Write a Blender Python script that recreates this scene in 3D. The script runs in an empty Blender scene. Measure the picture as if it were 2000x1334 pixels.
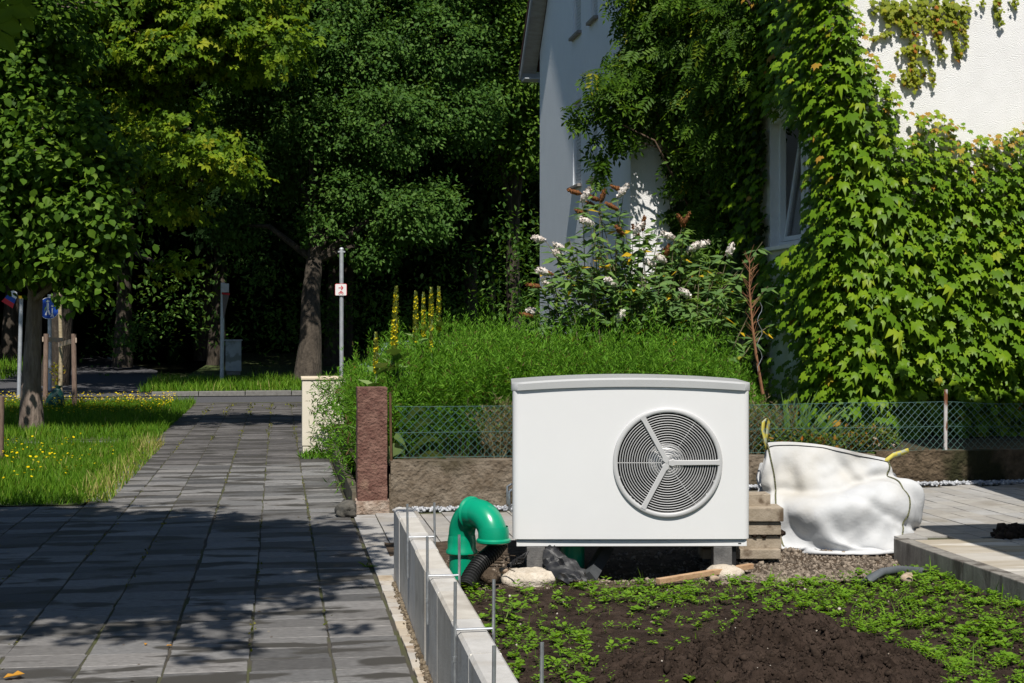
import bpy, bmesh, math, random
import numpy as np
from mathutils import Vector, Matrix, noise as mnoise
from math import sin, cos, tan, pi, radians, sqrt, atan2

# ------------------------------------------------------------------ camera, sky, sun, exposure
sc = bpy.context.scene
FP = 2900.0; HZ = 634.0; EYE = 1.55          # focal length in photo pixels, horizon row, eye height
TH = math.atan(457 / FP); CT, ST = cos(TH), sin(TH)
cam_d = bpy.data.cameras.new('camera'); cam = bpy.data.objects.new('camera', cam_d)
sc.collection.objects.link(cam); sc.camera = cam
cam.location = (0, 0, EYE); cam.rotation_euler = (pi / 2, 0, -TH)
cam_d.sensor_width = 36; cam_d.lens = 36 * FP / 2000; cam_d.shift_y = -33 / 2000
cam_d.clip_start = 0.1; cam_d.clip_end = 2000

SUN_EL = radians(56); SUN_AZ = radians(7.0)   # light travels along +y (the path), a touch towards +x
world = bpy.data.worlds.new('World'); sc.world = world; world.use_nodes = True
wn = world.node_tree; bg = wn.nodes['Background']
sky = wn.nodes.new('ShaderNodeTexSky'); sky.sky_type = 'NISHITA'; sky.sun_disc = False
sky.sun_elevation = SUN_EL; sky.sun_rotation = pi + SUN_AZ
sky.air_density = 1.0; sky.dust_density = 0.2; sky.ozone_density = 3.5
wn.links.new(sky.outputs[0], bg.inputs[0]); bg.inputs[1].default_value = 0.068
sun_d = bpy.data.lights.new('sun', 'SUN'); sun = bpy.data.objects.new('sun', sun_d)
sc.collection.objects.link(sun)
sun_d.energy = 5.0; sun_d.angle = radians(0.53); sun_d.color = (1.0, 0.955, 0.885)
ldir = Vector((sin(SUN_AZ) * cos(SUN_EL), cos(SUN_AZ) * cos(SUN_EL), -sin(SUN_EL)))
sun.rotation_euler = ldir.to_track_quat('-Z', 'Y').to_euler(); sun.location = (0, -10, 20)
sc.view_settings.view_transform = 'Standard'; sc.view_settings.look = 'None'
sc.view_settings.exposure = 0.3; sc.view_settings.gamma = 1.0
sc.cycles.max_bounces = 6; sc.cycles.diffuse_bounces = 3; sc.cycles.glossy_bounces = 3
sc.cycles.transmission_bounces = 4; sc.cycles.transparent_max_bounces = 6
sc.cycles.use_denoising = True; sc.cycles.caustics_reflective = False; sc.cycles.caustics_refractive = False

rng = np.random.default_rng(7); random.seed(7)
COL = sc.collection

def at(px, py, s):
    a = (px - 1000) / FP; b = (HZ - py) / FP
    return Vector((s * (a * CT + ST), s * (-a * ST + CT), EYE + s * b))
def gnd(px, py, z=0.0):
    return at(px, py, FP * (EYE - z) / (py - HZ))

# ------------------------------------------------------------------ materials
MATS = {}
def _n(nt, t, **kw):
    n = nt.nodes.new(t)
    for k, v in kw.items(): setattr(n, k, v)
    return n
def _ramp(nt, fac, stops):
    r = _n(nt, 'ShaderNodeValToRGB'); els = r.color_ramp.elements
    while len(els) < len(stops): els.new(0.5)
    for e, (p, c) in zip(els, stops): e.position = p; e.color = (*c, 1)
    nt.links.new(fac, r.inputs[0]); return r.outputs[0]
def mat(name, c1, c2=None, scale=6, rough=0.75, bump=0.0, bscale=None, metal=0.0, spec=0.3, objrand=0.0, stain=None, sscale=2.0,
        attr=False, stretch=None, sthr=(0.52, 0.62), lo=0.35, hi=0.65, bdist=0.01, attrv=0.0):
    if name in MATS: return MATS[name]
    m = bpy.data.materials.new(name); m.use_nodes = True; MATS[name] = m
    nt = m.node_tree; p = nt.nodes['Principled BSDF']
    p.inputs['Roughness'].default_value = rough; p.inputs['Metallic'].default_value = metal
    p.inputs['Specular IOR Level'].default_value = spec
    c2 = c2 or c1
    geo = _n(nt, 'ShaderNodeNewGeometry'); pos = geo.outputs['Position']
    if stretch:
        mp = _n(nt, 'ShaderNodeMapping'); mp.inputs['Scale'].default_value = stretch
        nt.links.new(pos, mp.inputs[0]); pos = mp.outputs[0]
    if attr:
        a = _n(nt, 'ShaderNodeAttribute', attribute_name='rnd'); fac = a.outputs['Fac']; lo_, hi_ = 0.0, 1.0
    else:
        nz = _n(nt, 'ShaderNodeTexNoise'); nz.inputs['Scale'].default_value = scale; nz.inputs['Detail'].default_value = 6
        nz.inputs['Roughness'].default_value = 0.65
        nt.links.new(pos, nz.inputs[0]); fac = nz.outputs[0]; lo_, hi_ = lo, hi
    col = _ramp(nt, fac, [(lo_, c1), (hi_, c2)])
    if objrand:
        oi = _n(nt, 'ShaderNodeObjectInfo'); mr = _n(nt, 'ShaderNodeMapRange')
        mr.inputs[3].default_value = 1 - objrand; mr.inputs[4].default_value = 1 + objrand
        nt.links.new(oi.outputs['Random'], mr.inputs[0])
        hs = _n(nt, 'ShaderNodeHueSaturation'); nt.links.new(mr.outputs[0], hs.inputs['Value'])
        mr2 = _n(nt, 'ShaderNodeMath', operation='MULTIPLY'); mr2.inputs[1].default_value = 7.31
        fr = _n(nt, 'ShaderNodeMath', operation='FRACT'); mr3 = _n(nt, 'ShaderNodeMapRange')
        mr3.inputs[3].default_value = 0.45; mr3.inputs[4].default_value = 1.35
        nt.links.new(oi.outputs['Random'], mr2.inputs[0]); nt.links.new(mr2.outputs[0], fr.inputs[0]); nt.links.new(fr.outputs[0], mr3.inputs[0])
        nt.links.new(mr3.outputs[0], hs.inputs['Saturation'])
        nt.links.new(col, hs.inputs['Color']); col = hs.outputs[0]
    if attrv:
        a = _n(nt, 'ShaderNodeAttribute', attribute_name='rnd'); mr = _n(nt, 'ShaderNodeMapRange'); mr.inputs[3].default_value = 1 - attrv; mr.inputs[4].default_value = 1 + attrv
        nt.links.new(a.outputs['Fac'], mr.inputs[0]); hs = _n(nt, 'ShaderNodeHueSaturation'); nt.links.new(mr.outputs[0], hs.inputs['Value']); nt.links.new(col, hs.inputs['Color']); col = hs.outputs[0]
    if stain:
        n2 = _n(nt, 'ShaderNodeTexNoise'); n2.inputs['Scale'].default_value = sscale; n2.inputs['Detail'].default_value = 5
        nt.links.new(geo.outputs['Position'] if not stretch else pos, n2.inputs[0])
        f2 = _ramp(nt, n2.outputs[0], [(sthr[0], (0, 0, 0)), (sthr[1], (1, 1, 1))])
        mx = _n(nt, 'ShaderNodeMix', data_type='RGBA'); nt.links.new(f2, mx.inputs[0])
        nt.links.new(col, mx.inputs[6]); mx.inputs[7].default_value = (*stain, 1); col = mx.outputs[2]
    nt.links.new(col, p.inputs['Base Color'])
    if bump:
        nb = _n(nt, 'ShaderNodeTexNoise'); nb.inputs['Scale'].default_value = bscale or scale * 6; nb.inputs['Detail'].default_value = 5
        nt.links.new(pos, nb.inputs[0])
        bm = _n(nt, 'ShaderNodeBump'); bm.inputs['Strength'].default_value = bump; bm.inputs['Distance'].default_value = bdist
        nt.links.new(nb.outputs[0], bm.inputs['Height']); nt.links.new(bm.outputs[0], p.inputs['Normal'])
    return m
def leafmat(name, stops, rough=0.55, spec=0.12, trans=0.3, tint=(1.25, 1.15, 0.5)):
    if name in MATS: return MATS[name]
    m = bpy.data.materials.new(name); m.use_nodes = True; MATS[name] = m
    nt = m.node_tree; p = nt.nodes['Principled BSDF']; out = nt.nodes['Material Output']
    p.inputs['Roughness'].default_value = rough; p.inputs['Specular IOR Level'].default_value = spec
    a = _n(nt, 'ShaderNodeAttribute', attribute_name='rnd')
    col = _ramp(nt, a.outputs['Fac'], stops); nt.links.new(col, p.inputs['Base Color'])
    t = _n(nt, 'ShaderNodeBsdfTranslucent'); mu = _n(nt, 'ShaderNodeMix', data_type='RGBA', blend_type='MULTIPLY')
    mu.inputs[0].default_value = 1; nt.links.new(col, mu.inputs[6]); mu.inputs[7].default_value = (*tint, 1)
    nt.links.new(mu.outputs[2], t.inputs[0])
    mx = _n(nt, 'ShaderNodeMixShader'); mx.inputs[0].default_value = trans
    nt.links.new(p.outputs[0], mx.inputs[1]); nt.links.new(t.outputs[0], mx.inputs[2]); nt.links.new(mx.outputs[0], out.inputs[0])
    return m

# ------------------------------------------------------------------ mesh helpers
def npmesh(name, V, F3, rnd=None, smooth=False):
    V = np.asarray(V, np.float32).reshape(-1, 3); F3 = np.asarray(F3, np.int32)
    k = F3.shape[1]; nf = len(F3)
    me = bpy.data.meshes.new(name)
    me.vertices.add(len(V)); me.vertices.foreach_set('co', V.ravel())
    me.loops.add(nf * k); me.loops.foreach_set('vertex_index', F3.ravel())
    me.polygons.add(nf); me.polygons.foreach_set('loop_start', np.arange(0, nf * k, k, dtype=np.int32))
    if smooth: me.polygons.foreach_set('use_smooth', np.ones(nf, bool))
    if rnd is not None:
        at_ = me.attributes.new('rnd', 'FLOAT', 'POINT'); at_.data.foreach_set('value', np.asarray(rnd, np.float32))
    me.update(calc_edges=True); return me
def link(name, me, m=None, parent=None, local=False, kind=None):
    o = bpy.data.objects.new(name, me)
    if m is not None and me is not None and len(me.materials) == 0: me.materials.append(m)
    COL.objects.link(o)
    if parent is not None:
        o.parent = parent
        if not local: o.matrix_parent_inverse = Matrix.Translation(-Vector(parent.location))
    if kind: o['kind'] = kind
    return o
def T(o, label, cat, group=None):
    o['label'] = label; o['category'] = cat
    if group: o['group'] = group
    return o
def thing(name, loc, label, cat, group=None, rz=0):
    o = bpy.data.objects.new(name, None); COL.objects.link(o); o.location = loc; o.rotation_euler = (0, 0, rz)
    o.empty_display_size = 0.1
    return T(o, label, cat, group)
class MB:
    def __init__(s): s.v = []; s.f = []
    def add(s, V, F):
        b = len(s.v); s.v.extend([tuple(p) for p in V]); s.f.extend([tuple(i + b for i in f) for f in F]); return s
    def box(s, x0, x1, y0, y1, z0, z1, bev=0.0, M=None):
        if bev <= 0:
            V = [(x, y, z) for z in (z0, z1) for y in (y0, y1) for x in (x0, x1)]
            F = [(0, 2, 3, 1), (4, 5, 7, 6), (0, 1, 5, 4), (2, 6, 7, 3), (0, 4, 6, 2), (1, 3, 7, 5)]
        else:
            bm = bmesh.new(); bmesh.ops.create_cube(bm, size=1)
            for v in bm.verts: v.co = ((v.co.x + .5) * (x1 - x0) + x0, (v.co.y + .5) * (y1 - y0) + y0, (v.co.z + .5) * (z1 - z0) + z0)
            bmesh.ops.bevel(bm, geom=list(bm.edges), offset=bev, segments=2, affect='EDGES', profile=0.6)
            bm.verts.index_update(); V = [v.co.copy() for v in bm.verts]; F = [[v.index for v in f.verts] for f in bm.faces]; bm.free()
        if M is not None: V = [M @ Vector(p) for p in V]
        return s.add(V, F)
    def tube(s, pts, r, n=8, cap=True):
        pts = [Vector(p) for p in pts]; m = len(pts)
        rr = r if hasattr(r, '__len__') else [r] * m
        V = []; up = None
        for i, p in enumerate(pts):
            t = (pts[min(i + 1, m - 1)] - pts[max(i - 1, 0)])
            if t.length < 1e-9: t = Vector((0, 0, 1))
            t.normalize()
            if up is None:
                up = Vector((1, 0, 0)) if abs(t.x) < 0.8 else Vector((0, 1, 0))
            u = (up - t * up.dot(t))
            if u.length < 1e-6: u = t.orthogonal()
            u.normalize(); w = t.cross(u); up = u
            for k in range(n):
                a = 2 * pi * k / n; V.append(p + (u * cos(a) + w * sin(a)) * rr[i])
        F = []
        for i in range(m - 1):
            for k in range(n):
                k2 = (k + 1) % n; F.append((i * n + k, i * n + k2, (i + 1) * n + k2, (i + 1) * n + k))
        if cap: F.append(tuple(reversed(range(n)))); F.append(tuple((m - 1) * n + k for k in range(n)))
        return s.add(V, F)
    def prism(s, poly, y0, y1):       # polygon in xz extruded along y
        n = len(poly); V = [(x, y0, z) for x, z in poly] + [(x, y1, z) for x, z in poly]
        F = [tuple(range(n)), tuple(reversed(range(n, 2 * n)))] + [(i, i + n, (i + 1) % n + n, (i + 1) % n) for i in range(n)]
        return s.add(V, F)
    def build(s, name, m=None, parent=None, smooth=False, local=False, kind=None, norm=True, wn=False):
        me = bpy.data.meshes.new(name); me.from_pydata(s.v, [], s.f)
        if norm:
            bm = bmesh.new(); bm.from_mesh(me); bmesh.ops.recalc_face_normals(bm, faces=bm.faces[:]); bm.to_mesh(me); bm.free()
        if smooth:
            me.polygons.foreach_set('use_smooth', [True] * len(me.polygons))
            me.set_sharp_from_angle(angle=radians(40))
        o = link(name, me, m, parent, local, kind)
        return o
def norm(a): return a / np.maximum(np.linalg.norm(a, axis=-1, keepdims=True), 1e-9)
def rdir(n):
    return norm(rng.normal(size=(n, 3)))
def scatter(name, C, Fd, Nn, S, tmpl, m, parent=None, rnd=None, kind=None, smooth=False, local=False):
    tv, tf = tmpl; tv = np.asarray(tv, float); tf = np.asarray(tf)
    Fd = norm(Fd); R = norm(np.cross(Fd, Nn)); Nn = np.cross(R, Fd)
    S = np.asarray(S, float)
    if S.ndim == 1: S = np.repeat(S[:, None], 3, 1)
    V = C[:, None, :] + (S[:, None, 0:1] * tv[None, :, 0:1]) * R[:, None, :] + (S[:, None, 1:2] * tv[None, :, 1:2]) * Fd[:, None, :] + (S[:, None, 2:3] * tv[None, :, 2:3]) * Nn[:, None, :]
    n, k = len(C), len(tv)
    F = (tf[None] + (np.arange(n) * k)[:, None, None]).reshape(-1, tf.shape[1])
    if rnd is None: rnd = rng.random(n)
    me = npmesh(name, V, F, np.repeat(rnd, k), smooth)
    return link(name, me, m, parent, local, kind)
# leaf shapes: x = across, y = along, z = normal
OVAL = ([(0, 0, 0), (-.28, .45, .07), (0, 1, -.05), (.28, .45, .07)], [(0, 2, 1), (0, 3, 2)])
BROAD = ([(0, 0, 0), (-.34, .25, .06), (-.36, .6, .05), (0, 1.05, -.08), (.36, .6, .05), (.34, .25, .06), (0, .45, -.02)],
         [(0, 6, 1), (1, 6, 2), (2, 6, 3), (3, 6, 4), (4, 6, 5), (5, 6, 0)])
LANCE = ([(0, 0, 0), (-.09, .4, .03), (0, 1, -.12), (.09, .4, .03)], [(0, 2, 1), (0, 3, 2)])
IVY = ([(0, .12, 0), (-.16, 0, .02), (-.5, .3, -.06), (-.3, .5, .05), (-.36, .78, -.04), (-.14, .74, .04), (0, 1.08, -.12),
        (.14, .74, .04), (.36, .78, -.04), (.3, .5, .05), (.5, .3, -.06), (.16, 0, .02), (0, .5, .06)],
       [(i, 12, (i + 1) % 12) for i in range(12)])
def palmate(k=6):
    V = []; F = []
    for i in range(k):
        a = radians(-115 + 230 * i / (k - 1)); L = 0.5 * (1.0 - 0.28 * abs(a) / 2); b = len(V)
        d = (sin(a), cos(a)); q = (d[1], -d[0])
        for l, w, z in ((.04, 0, 0), (.62 * L, -.11, .03), (L, 0, -.1), (.62 * L, .11, .03)):
            V.append((d[0] * l + q[0] * w, d[1] * l + q[1] * w, z))
        F += [(b, b + 2, b + 1), (b, b + 3, b + 2)]
    return V, F
PALM = palmate()
BLADE = ([(-.03, 0, 0), (.03, 0, 0), (.022, .55, .08), (-.022, .55, .08), (0, 1, .3)], [(0, 1, 2), (0, 2, 3), (3, 2, 4)])
def superell(hx, hy, hz, e1, e2, nu, nv, fn):
    V = []; F = []
    sp = lambda t, e: math.copysign(abs(t) ** e, t)
    for j in range(nv + 1):
        ph = -pi / 2 + pi * j / nv
        for i in range(nu):
            a = 2 * pi * i / nu
            V.append(fn(Vector((hx * sp(cos(ph), e1) * sp(cos(a), e2), hy * sp(cos(ph), e1) * sp(sin(a), e2), hz * sp(sin(ph), e1)))))
    for j in range(nv):
        for i in range(nu): F.append((j * nu + i, j * nu + (i + 1) % nu, (j + 1) * nu + (i + 1) % nu, (j + 1) * nu + i))
    return MB().add(V, F)
# ------------------------------------------------------------------ the setting: ground, path, road, paving
def sheet(name, pts, z, m, kind='structure', parent=None):
    me = bpy.data.meshes.new(name); V = [(x, y, z if not callable(z) else z(x, y)) for x, y in pts]
    me.from_pydata(V, [], [tuple(range(len(V)))]); o = link(name, me, m, parent); 
    if parent is None: o['kind'] = kind
    return o
def heightfield(name, x0, x1, y0, y1, nx, ny, fz, m, smooth=True, kind='structure', mask=None):
    xs = np.linspace(x0, x1, nx); ys = np.linspace(y0, y1, ny)
    V = [(x, y, fz(x, y)) for y in ys for x in xs]
    F = []
    for j in range(ny - 1):
        for i in range(nx - 1):
            if mask and not mask((xs[i] + xs[i + 1]) / 2, (ys[j] + ys[j + 1]) / 2): continue
            F.append((j * nx + i, j * nx + i + 1, (j + 1) * nx + i + 1, (j + 1) * nx + i))
    me = npmesh(name, V, F, None, smooth); o = link(name, me, m); o['kind'] = kind; return o
NZ = lambda x, y, z=0.0, s=1.0: mnoise.noise(Vector((x * s, y * s, z * s)))

m_ground = mat('ground', (.055, .05, .025), (.035, .055, .018), scale=1.5, rough=.95, bump=.4, bscale=20)
m_grout = mat('grout', (.06, .053, .043), (.062, .068, .025), scale=1.6, rough=.95, bump=.5, bscale=60, lo=.42, hi=.62)
m_slab = mat('slab_concrete', (.095, .091, .088), (.168, .162, .156), scale=22, rough=.62, bump=.45, bscale=190, objrand=.5, stain=(.05, .046, .04), sscale=1.7,
             stretch=(1, 2.8, 1), sthr=(.53, .585), spec=.4, bdist=.006)
m_asph = mat('asphalt', (.055, .055, .06), (.085, .085, .09), scale=30, rough=.85, bump=.3, bscale=200)
m_kerb = mat('kerb_concrete', (.13, .125, .115), (.2, .195, .18), scale=12, rough=.8, bump=.35, bscale=90)
m_paver = mat('paver_concrete', (.26, .245, .225), (.33, .315, .29), scale=10, rough=.75, bump=.25, bscale=120, objrand=.09, stain=(.2, .18, .15), sscale=1.6, sthr=(.56, .68))
m_beige = mat('beige_brick', (.36, .31, .25), (.44, .39, .32), scale=16, rough=.8, bump=.3, bscale=120, objrand=.1, stain=(.24, .17, .11), sscale=5, sthr=(.55, .68))
m_soil = mat('dark_soil', (.016, .0105, .0075), (.048, .033, .025), scale=9, rough=.95, bump=1.0, bscale=38, spec=.1, bdist=.03)
m_dirt = mat('sandy_dirt', (.045, .032, .022), (.11, .082, .058), scale=18, rough=.95, bump=.8, bscale=90, spec=.1, bdist=.02)
m_moss = mat('moss_dirt', (.05, .06, .015), (.1, .085, .05), scale=5, rough=.95, bump=.6, bscale=60)

sheet('ground', [(-400, -60), (400, -60), (400, 600), (-400, 600)], -0.09, m_ground)
# footpath with its slabs
path = sheet('path', [(-9, -8), (.6, -8), (.6, 30.2), (-1.64, 30.2), (-1.64, 13.2), (-9, 13.2)], -0.006, m_grout)
cols = [.585, .245, -.129, -.509, -.885, -1.26, -1.637, -2.01, -2.386, -2.76, -3.135]
PITCH = .236
def slab_mesh(w, l, seed):
    r = random.Random(seed); b = MB(); j = lambda: r.uniform(-.004, .004)
    g = .006; gy = .0025; x0, x1, y0, y1 = -w / 2 + g, w / 2 - g, -l / 2 + gy, l / 2 - gy; e = .003
    C = [(x0 + j(), y0 + j()), (x1 + j(), y0 + j()), (x1 + j(), y1 + j()), (x0 + j(), y1 + j())]
    c = Vector((0, 0))
    V = [(x, y, -.05) for x, y in C] + [(x, y, -e) for x, y in C] + [(x - math.copysign(e, x), y - math.copysign(e, y), r.uniform(-.0015, .0015)) for x, y in C]
    F = [(8, 9, 10, 11)] + [(i, (i + 1) % 4, (i + 1) % 4 + 4, i + 4) for i in range(4)] + [(i + 4, (i + 1) % 4 + 4, (i + 1) % 4 + 8, i + 8) for i in range(4)]
    me = bpy.data.meshes.new('slab'); me.from_pydata(V, [], F); me.materials.append(m_slab); return me
slab_me = {}
for ci in range(len(cols) - 1):
    w = round(cols[ci] - cols[ci + 1], 3)
    for k in range(3): slab_me[(ci, k)] = slab_mesh(w, PITCH, ci * 10 + k)
cells = []
for ci in range(len(cols) - 1):
    cx = (cols[ci] + cols[ci + 1]) / 2; off = (ci * .37 % 1) * PITCH * .3
    y = 4.7 + off
    while y < 29.9:
        if not (ci >= 6 and y > 13.1): cells.append((y, cx, ci))
        y += PITCH
cells.sort(); rest = MB(); rtone = []; cnt = 0
for (y, cx, ci) in cells:
    fx = cx * CT - y * ST; fz = cx * ST + y * CT
    px = 1000 + FP * fx / fz; py = HZ + FP * EYE / fz
    me = slab_me[(ci, random.randrange(3))]
    dz = random.uniform(-.0015, .0015); rot = random.uniform(-.008, .008); cx += random.gauss(0, .003)
    if -90 < px < 1000 and py < 1400 and cnt < 300:
        o = link('slab', me, None, path, True); o.location = (cx, y, .0 + dz); o.rotation_euler = (random.uniform(-.003, .003), random.uniform(-.004, .004), rot); cnt += 1
        o.matrix_parent_inverse = Matrix.Identity(4)
    else:
        rest.add([(v.co.x + cx, v.co.y + y, v.co.z + dz) for v in me.vertices], [tuple(p.vertices) for p in me.polygons]); rtone += [random.random()] * len(me.vertices)
# slabs further off: tone varies by island through material noise
m_slab2 = mat('slab_concrete_far', (.062, .058, .056), (.115, .108, .104), scale=12, attrv=.42, rough=.65, bump=.3, bscale=120, stain=(.048, .045, .04), sscale=1.6, stretch=(1, 2.8, 1), sthr=(.52, .585))
link('slab_rows', npmesh('slab_rows', rest.v, np.array(rest.f), rtone), m_slab2, path, kind='stuff')
# brick strip between path and low wall
strip = sheet('brick_edging', [(.602, -2), (.7, -2), (.7, 9.2), (.602, 9.2)], -.016, m_grout)
bme = MB().box(-.045, .045, -.085, .085, -.05, 0, .004); bo = bme.build('brick', m_beige, strip, local=True); bmesh0 = bo.data
y = 5.0; first = True
while y < 9.1:
    o = bo if first else link('brick', bmesh0, None, strip, True); first = False
    o.location = (.648 + random.uniform(-.003, .003), y, .002 + random.uniform(-.003, .003)); o.rotation_euler = (0, 0, random.uniform(-.02, .02)); y += .178
# street across the end of the path, kerb, verge
sheet('road', [(-60, 30.25), (60, 30.25), (60, 32.9), (-60, 32.9)], -.02, m_asph)
kb = MB(); kerb = None
sheet('kerb_bed', [(-2.7, 32.9), (60, 32.9), (60, 33.25), (-2.7, 33.25)], .0, m_kerb)
kroot = MB().box(10, 60, 32.92, 33.1, -.1, .09, .01).build('kerb', m_kerb); kroot['kind'] = 'structure'
x = -2.7
kst = MB().box(0, .985, 0, .18, -.1, .1, .012); ks0 = None
while x < 9:
    if ks0 is None: ks0 = kst.build('kerb_stone', m_kerb, kroot, local=True); o = ks0
    else: o = link('kerb_stone', ks0.data, None, kroot, True)
    o.location = (x, 32.92, random.uniform(-.004, .004)); x += 1.0
m_grassground = mat('turf', (.035, .06, .014), (.07, .085, .025), scale=2.2, rough=.95, bump=.6, bscale=40)
sheet('verge', [(-2.6, 33.12), (60, 33.12), (60, 60), (-2.0, 60)], lambda x, y: .08 + max(0, y - 33.12) * .012, m_grassground)
sheet('hillside', [(-400, 74), (400, 74), (400, 110), (-400, 110)], lambda x, y: -.05 if y < 80 else 16, m_ground)
sheet('forest_path', [(-8.5, 32.92), (-2.6, 32.92), (-3.6, 46), (-7, 60), (-12, 60)], lambda x, y: .0 + max(0, y - 33) * .012, m_asph)
sheet('verge_left', [(-60, 33.1), (-8.5, 33.1), (-12, 60), (-60, 60)], lambda x, y: .08 + max(0, y - 33.12) * .014, m_grassground)
sheet('tree_strip_front', [(-9, 13.22), (-1.66, 13.22), (-1.66, 19.85), (-9, 19.85)], 0.0, m_grassground)
sheet('tree_strip_back', [(-9, 20.55), (-1.66, 20.55), (-1.66, 30.15), (-9, 30.15)], 0.0, m_grassground)
sheet('crossing_strip', [(-9, 19.85), (-1.66, 19.85), (-1.66, 20.55), (-9, 20.55)], -.008, m_kerb)

def zd(x, y=0):                       # driveway rises towards the right
    t = min(1, max(0, (x - 2.0) / 2.2)); return .14 * t * t * (3 - 2 * t)
drv = heightfield('driveway', .602, 12, 9.2, 12.31, 115, 32, lambda x, y: zd(x) - .014, m_grout, mask=lambda x, y: not (.8 < x < 4.06 and y < 10.42))
PW, PL = .182, .27
pv = MB().box(-PW / 2 + .004, PW / 2 - .004, -PL / 2 + .003, PL / 2 - .003, -.05, 0, .003).build('paver', m_paver, drv, local=True); pme = pv.data; first = True
prest = MB(); ci = 0; x = .602 + PW / 2; pc = 0
while x < 9:
    y = 9.3 + (ci % 3) * PL / 3
    while y < 12.2:
        s_ = x * ST + y * CT; px = 1000 + FP * (x * CT - y * ST) / s_
        bed = .8 < x < 4.1 and y < 10.45
        vis = (px < 1010 or px > 1730) and px < 2010
        if not bed:
            dz = random.uniform(-.002, .002)
            if vis and pc < 300:
                o = pv if first else link('paver', pme, None, drv, True); first = False; pc += 1
                o.location = (x, y, zd(x) + dz); o.rotation_euler = (0, -math.atan((zd(x + .05) - zd(x - .05)) / .1), random.uniform(-.004, .004))
            else:
                prest.add([(v.co.x + x, v.co.y + y, v.co.z + zd(x) + dz) for v in pme.vertices], [tuple(p.vertices) for p in pme.polygons])
        y += PL
    x += PW; ci += 1
prest.build('paver_rows', m_paver, drv, kind='stuff', norm=False)
# raised slabs at the right with their edging stones
m_wet = mat('sandstone_slab', (.32, .27, .2), (.4, .36, .3), scale=4, rough=.6, bump=.2, bscale=80, objrand=.08, stain=(.58, .55, .5), sscale=2.2, sthr=(.56, .66), stretch=(.6, 2.5, 1))
terr = sheet('terrace', [(4.06, 2), (12, 2), (12, 9.2), (4.06, 9.2)], .118, m_grout)
ts = None; yy = 9.2
for r in range(9):
    xx = 4.12 + (r % 2) * -.25
    while xx < 6.2:
        x0 = max(xx, 4.12); x1 = xx + .59
        b = MB().box(x0, x1, yy - .284, yy, .09, .14 + random.uniform(-.002, .002), .004).build('slab', m_wet, terr)
        xx += .6
    yy -= .29
edg = thing('edging_stones', (4.06, 8, -.1), 'low grey concrete edging stones along the raised slabs at right', 'edging')
m_edge = mat('edging_concrete', (.15, .14, .125), (.24, .225, .2), scale=9, rough=.85, bump=.35, bscale=70, stain=(.075, .065, .055), sscale=4, sthr=(.52, .66), stretch=(2, 2, .6))
yy = 9.27; i = 0
while yy > 3.5:
    MB().box(4.005, 4.108, yy - .995, yy, -.2, .146 + random.uniform(-.003, .003), .006).build('edging_stone', m_edge, edg); yy -= 1.0

# garden bed in front
def soil_z(x, y):
    z = -.035 + .03 * NZ(x, y, 3, 1.3) + .018 * NZ(x, y, 1, 5) + .012 * NZ(x, y, 7, 14)
    c = at(1545, 1200, 6.75); dx = (x - c.x); dy = (y - c.y)
    dx += .16 * NZ(x, y, 6, 2.2); dy += .1 * NZ(x, y, 11, 3); d = sqrt((dx / (.62 if dx > 0 else .72)) ** 2 + (dy / (1.0 if dy < 0 else .34)) ** 2)
    if d < 2:
        h = .27 * math.exp(-(d * 1.25) ** 1.7)
        z += h * (1 + .32 * NZ(x, y, 9, 6) + .26 * NZ(x, y, 5, 14)) - .05 * min(1, h * 8) * math.exp(-(NZ(x, y, 13, 4.5) / .07) ** 2) 
        z += .03 * abs(NZ(x, y, 2, 11)) * min(1, h * 12) + .014 * NZ(x, y, 4, 34) * min(1, h * 12)
    z += .05 * max(0, min(1, (x - 3.3) / .5))
    return z
soil = heightfield('garden_soil', .79, 4.01, 3.6, 8.75, 240, 330, soil_z, m_soil)
def rear_z(x, y):
    k = min(1, max(0, (x - 2.6) / .3)); return -.03 + (.04 * (1 - k)) * max(0, min(1, y - 9.2)) + k * .07 * max(0, min(1, (y - 9.1) / .38)) + .014 * NZ(x, y, 3, 3) + .01 * NZ(x, y, 1, 12) - (.05 * math.exp(-((x - 2.2) / .5) ** 2 - ((y - 9.3) / .3) ** 2))
rear = heightfield('building_ground', .74, 4.06, 8.70, 10.5, 120, 80, rear_z, m_dirt)

# clods and gravel as stuff
ICO = None
def rock_mesh(seed, sub=1, rough=.25):
    bm = bmesh.new(); bmesh.ops.create_icosphere(bm, subdivisions=sub, radius=1)
    for v in bm.verts: v.co *= 1 + rough * mnoise.noise(v.co * 1.7 + Vector((seed * 7.1, seed, 0)))
    V = np.array([v.co[:] for v in bm.verts]); F = np.array([[v.index for v in f.verts] for f in bm.faces]); bm.free(); return V, F
RK = rock_mesh(1, 1, .5); CLOD = rock_mesh(4, 1, 1.3)
def pebbles(name, pts, sizes, m, kind='stuff', parent=None, shape=None):
    n = len(pts); return scatter(name, np.array(pts), rdir(n), rdir(n), np.stack([sizes, sizes * rng.uniform(.6, 1, n), sizes * rng.uniform(.5, .9, n)], 1), shape or RK, m, parent, kind=kind)
pts = []
for _ in range(12000):
    if random.random() < .5: x = random.uniform(.8, 4); y = random.uniform(4.3, 8.8)
    else:
        c = at(1540, 1210, 6.7); x = c.x + random.gauss(0, .55); y = c.y + random.gauss(-.2, .45)
    if .8 < x < 4: pts.append((x, y, soil_z(x, y)))
so = pebbles('soil_clods', pts, rng.gamma(2.0, .0032, len(pts)) + .002 + (rng.random(len(pts)) < .03) * rng.uniform(.004, .012, len(pts)), mat('soil_clod', (.014, .0095, .0065), (.046, .032, .024), scale=30, rough=.95, spec=.1), shape=CLOD)
so['label'] = 'loose dark clods of soil on the garden bed'; so['category'] = 'soil'
pts = []
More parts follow.
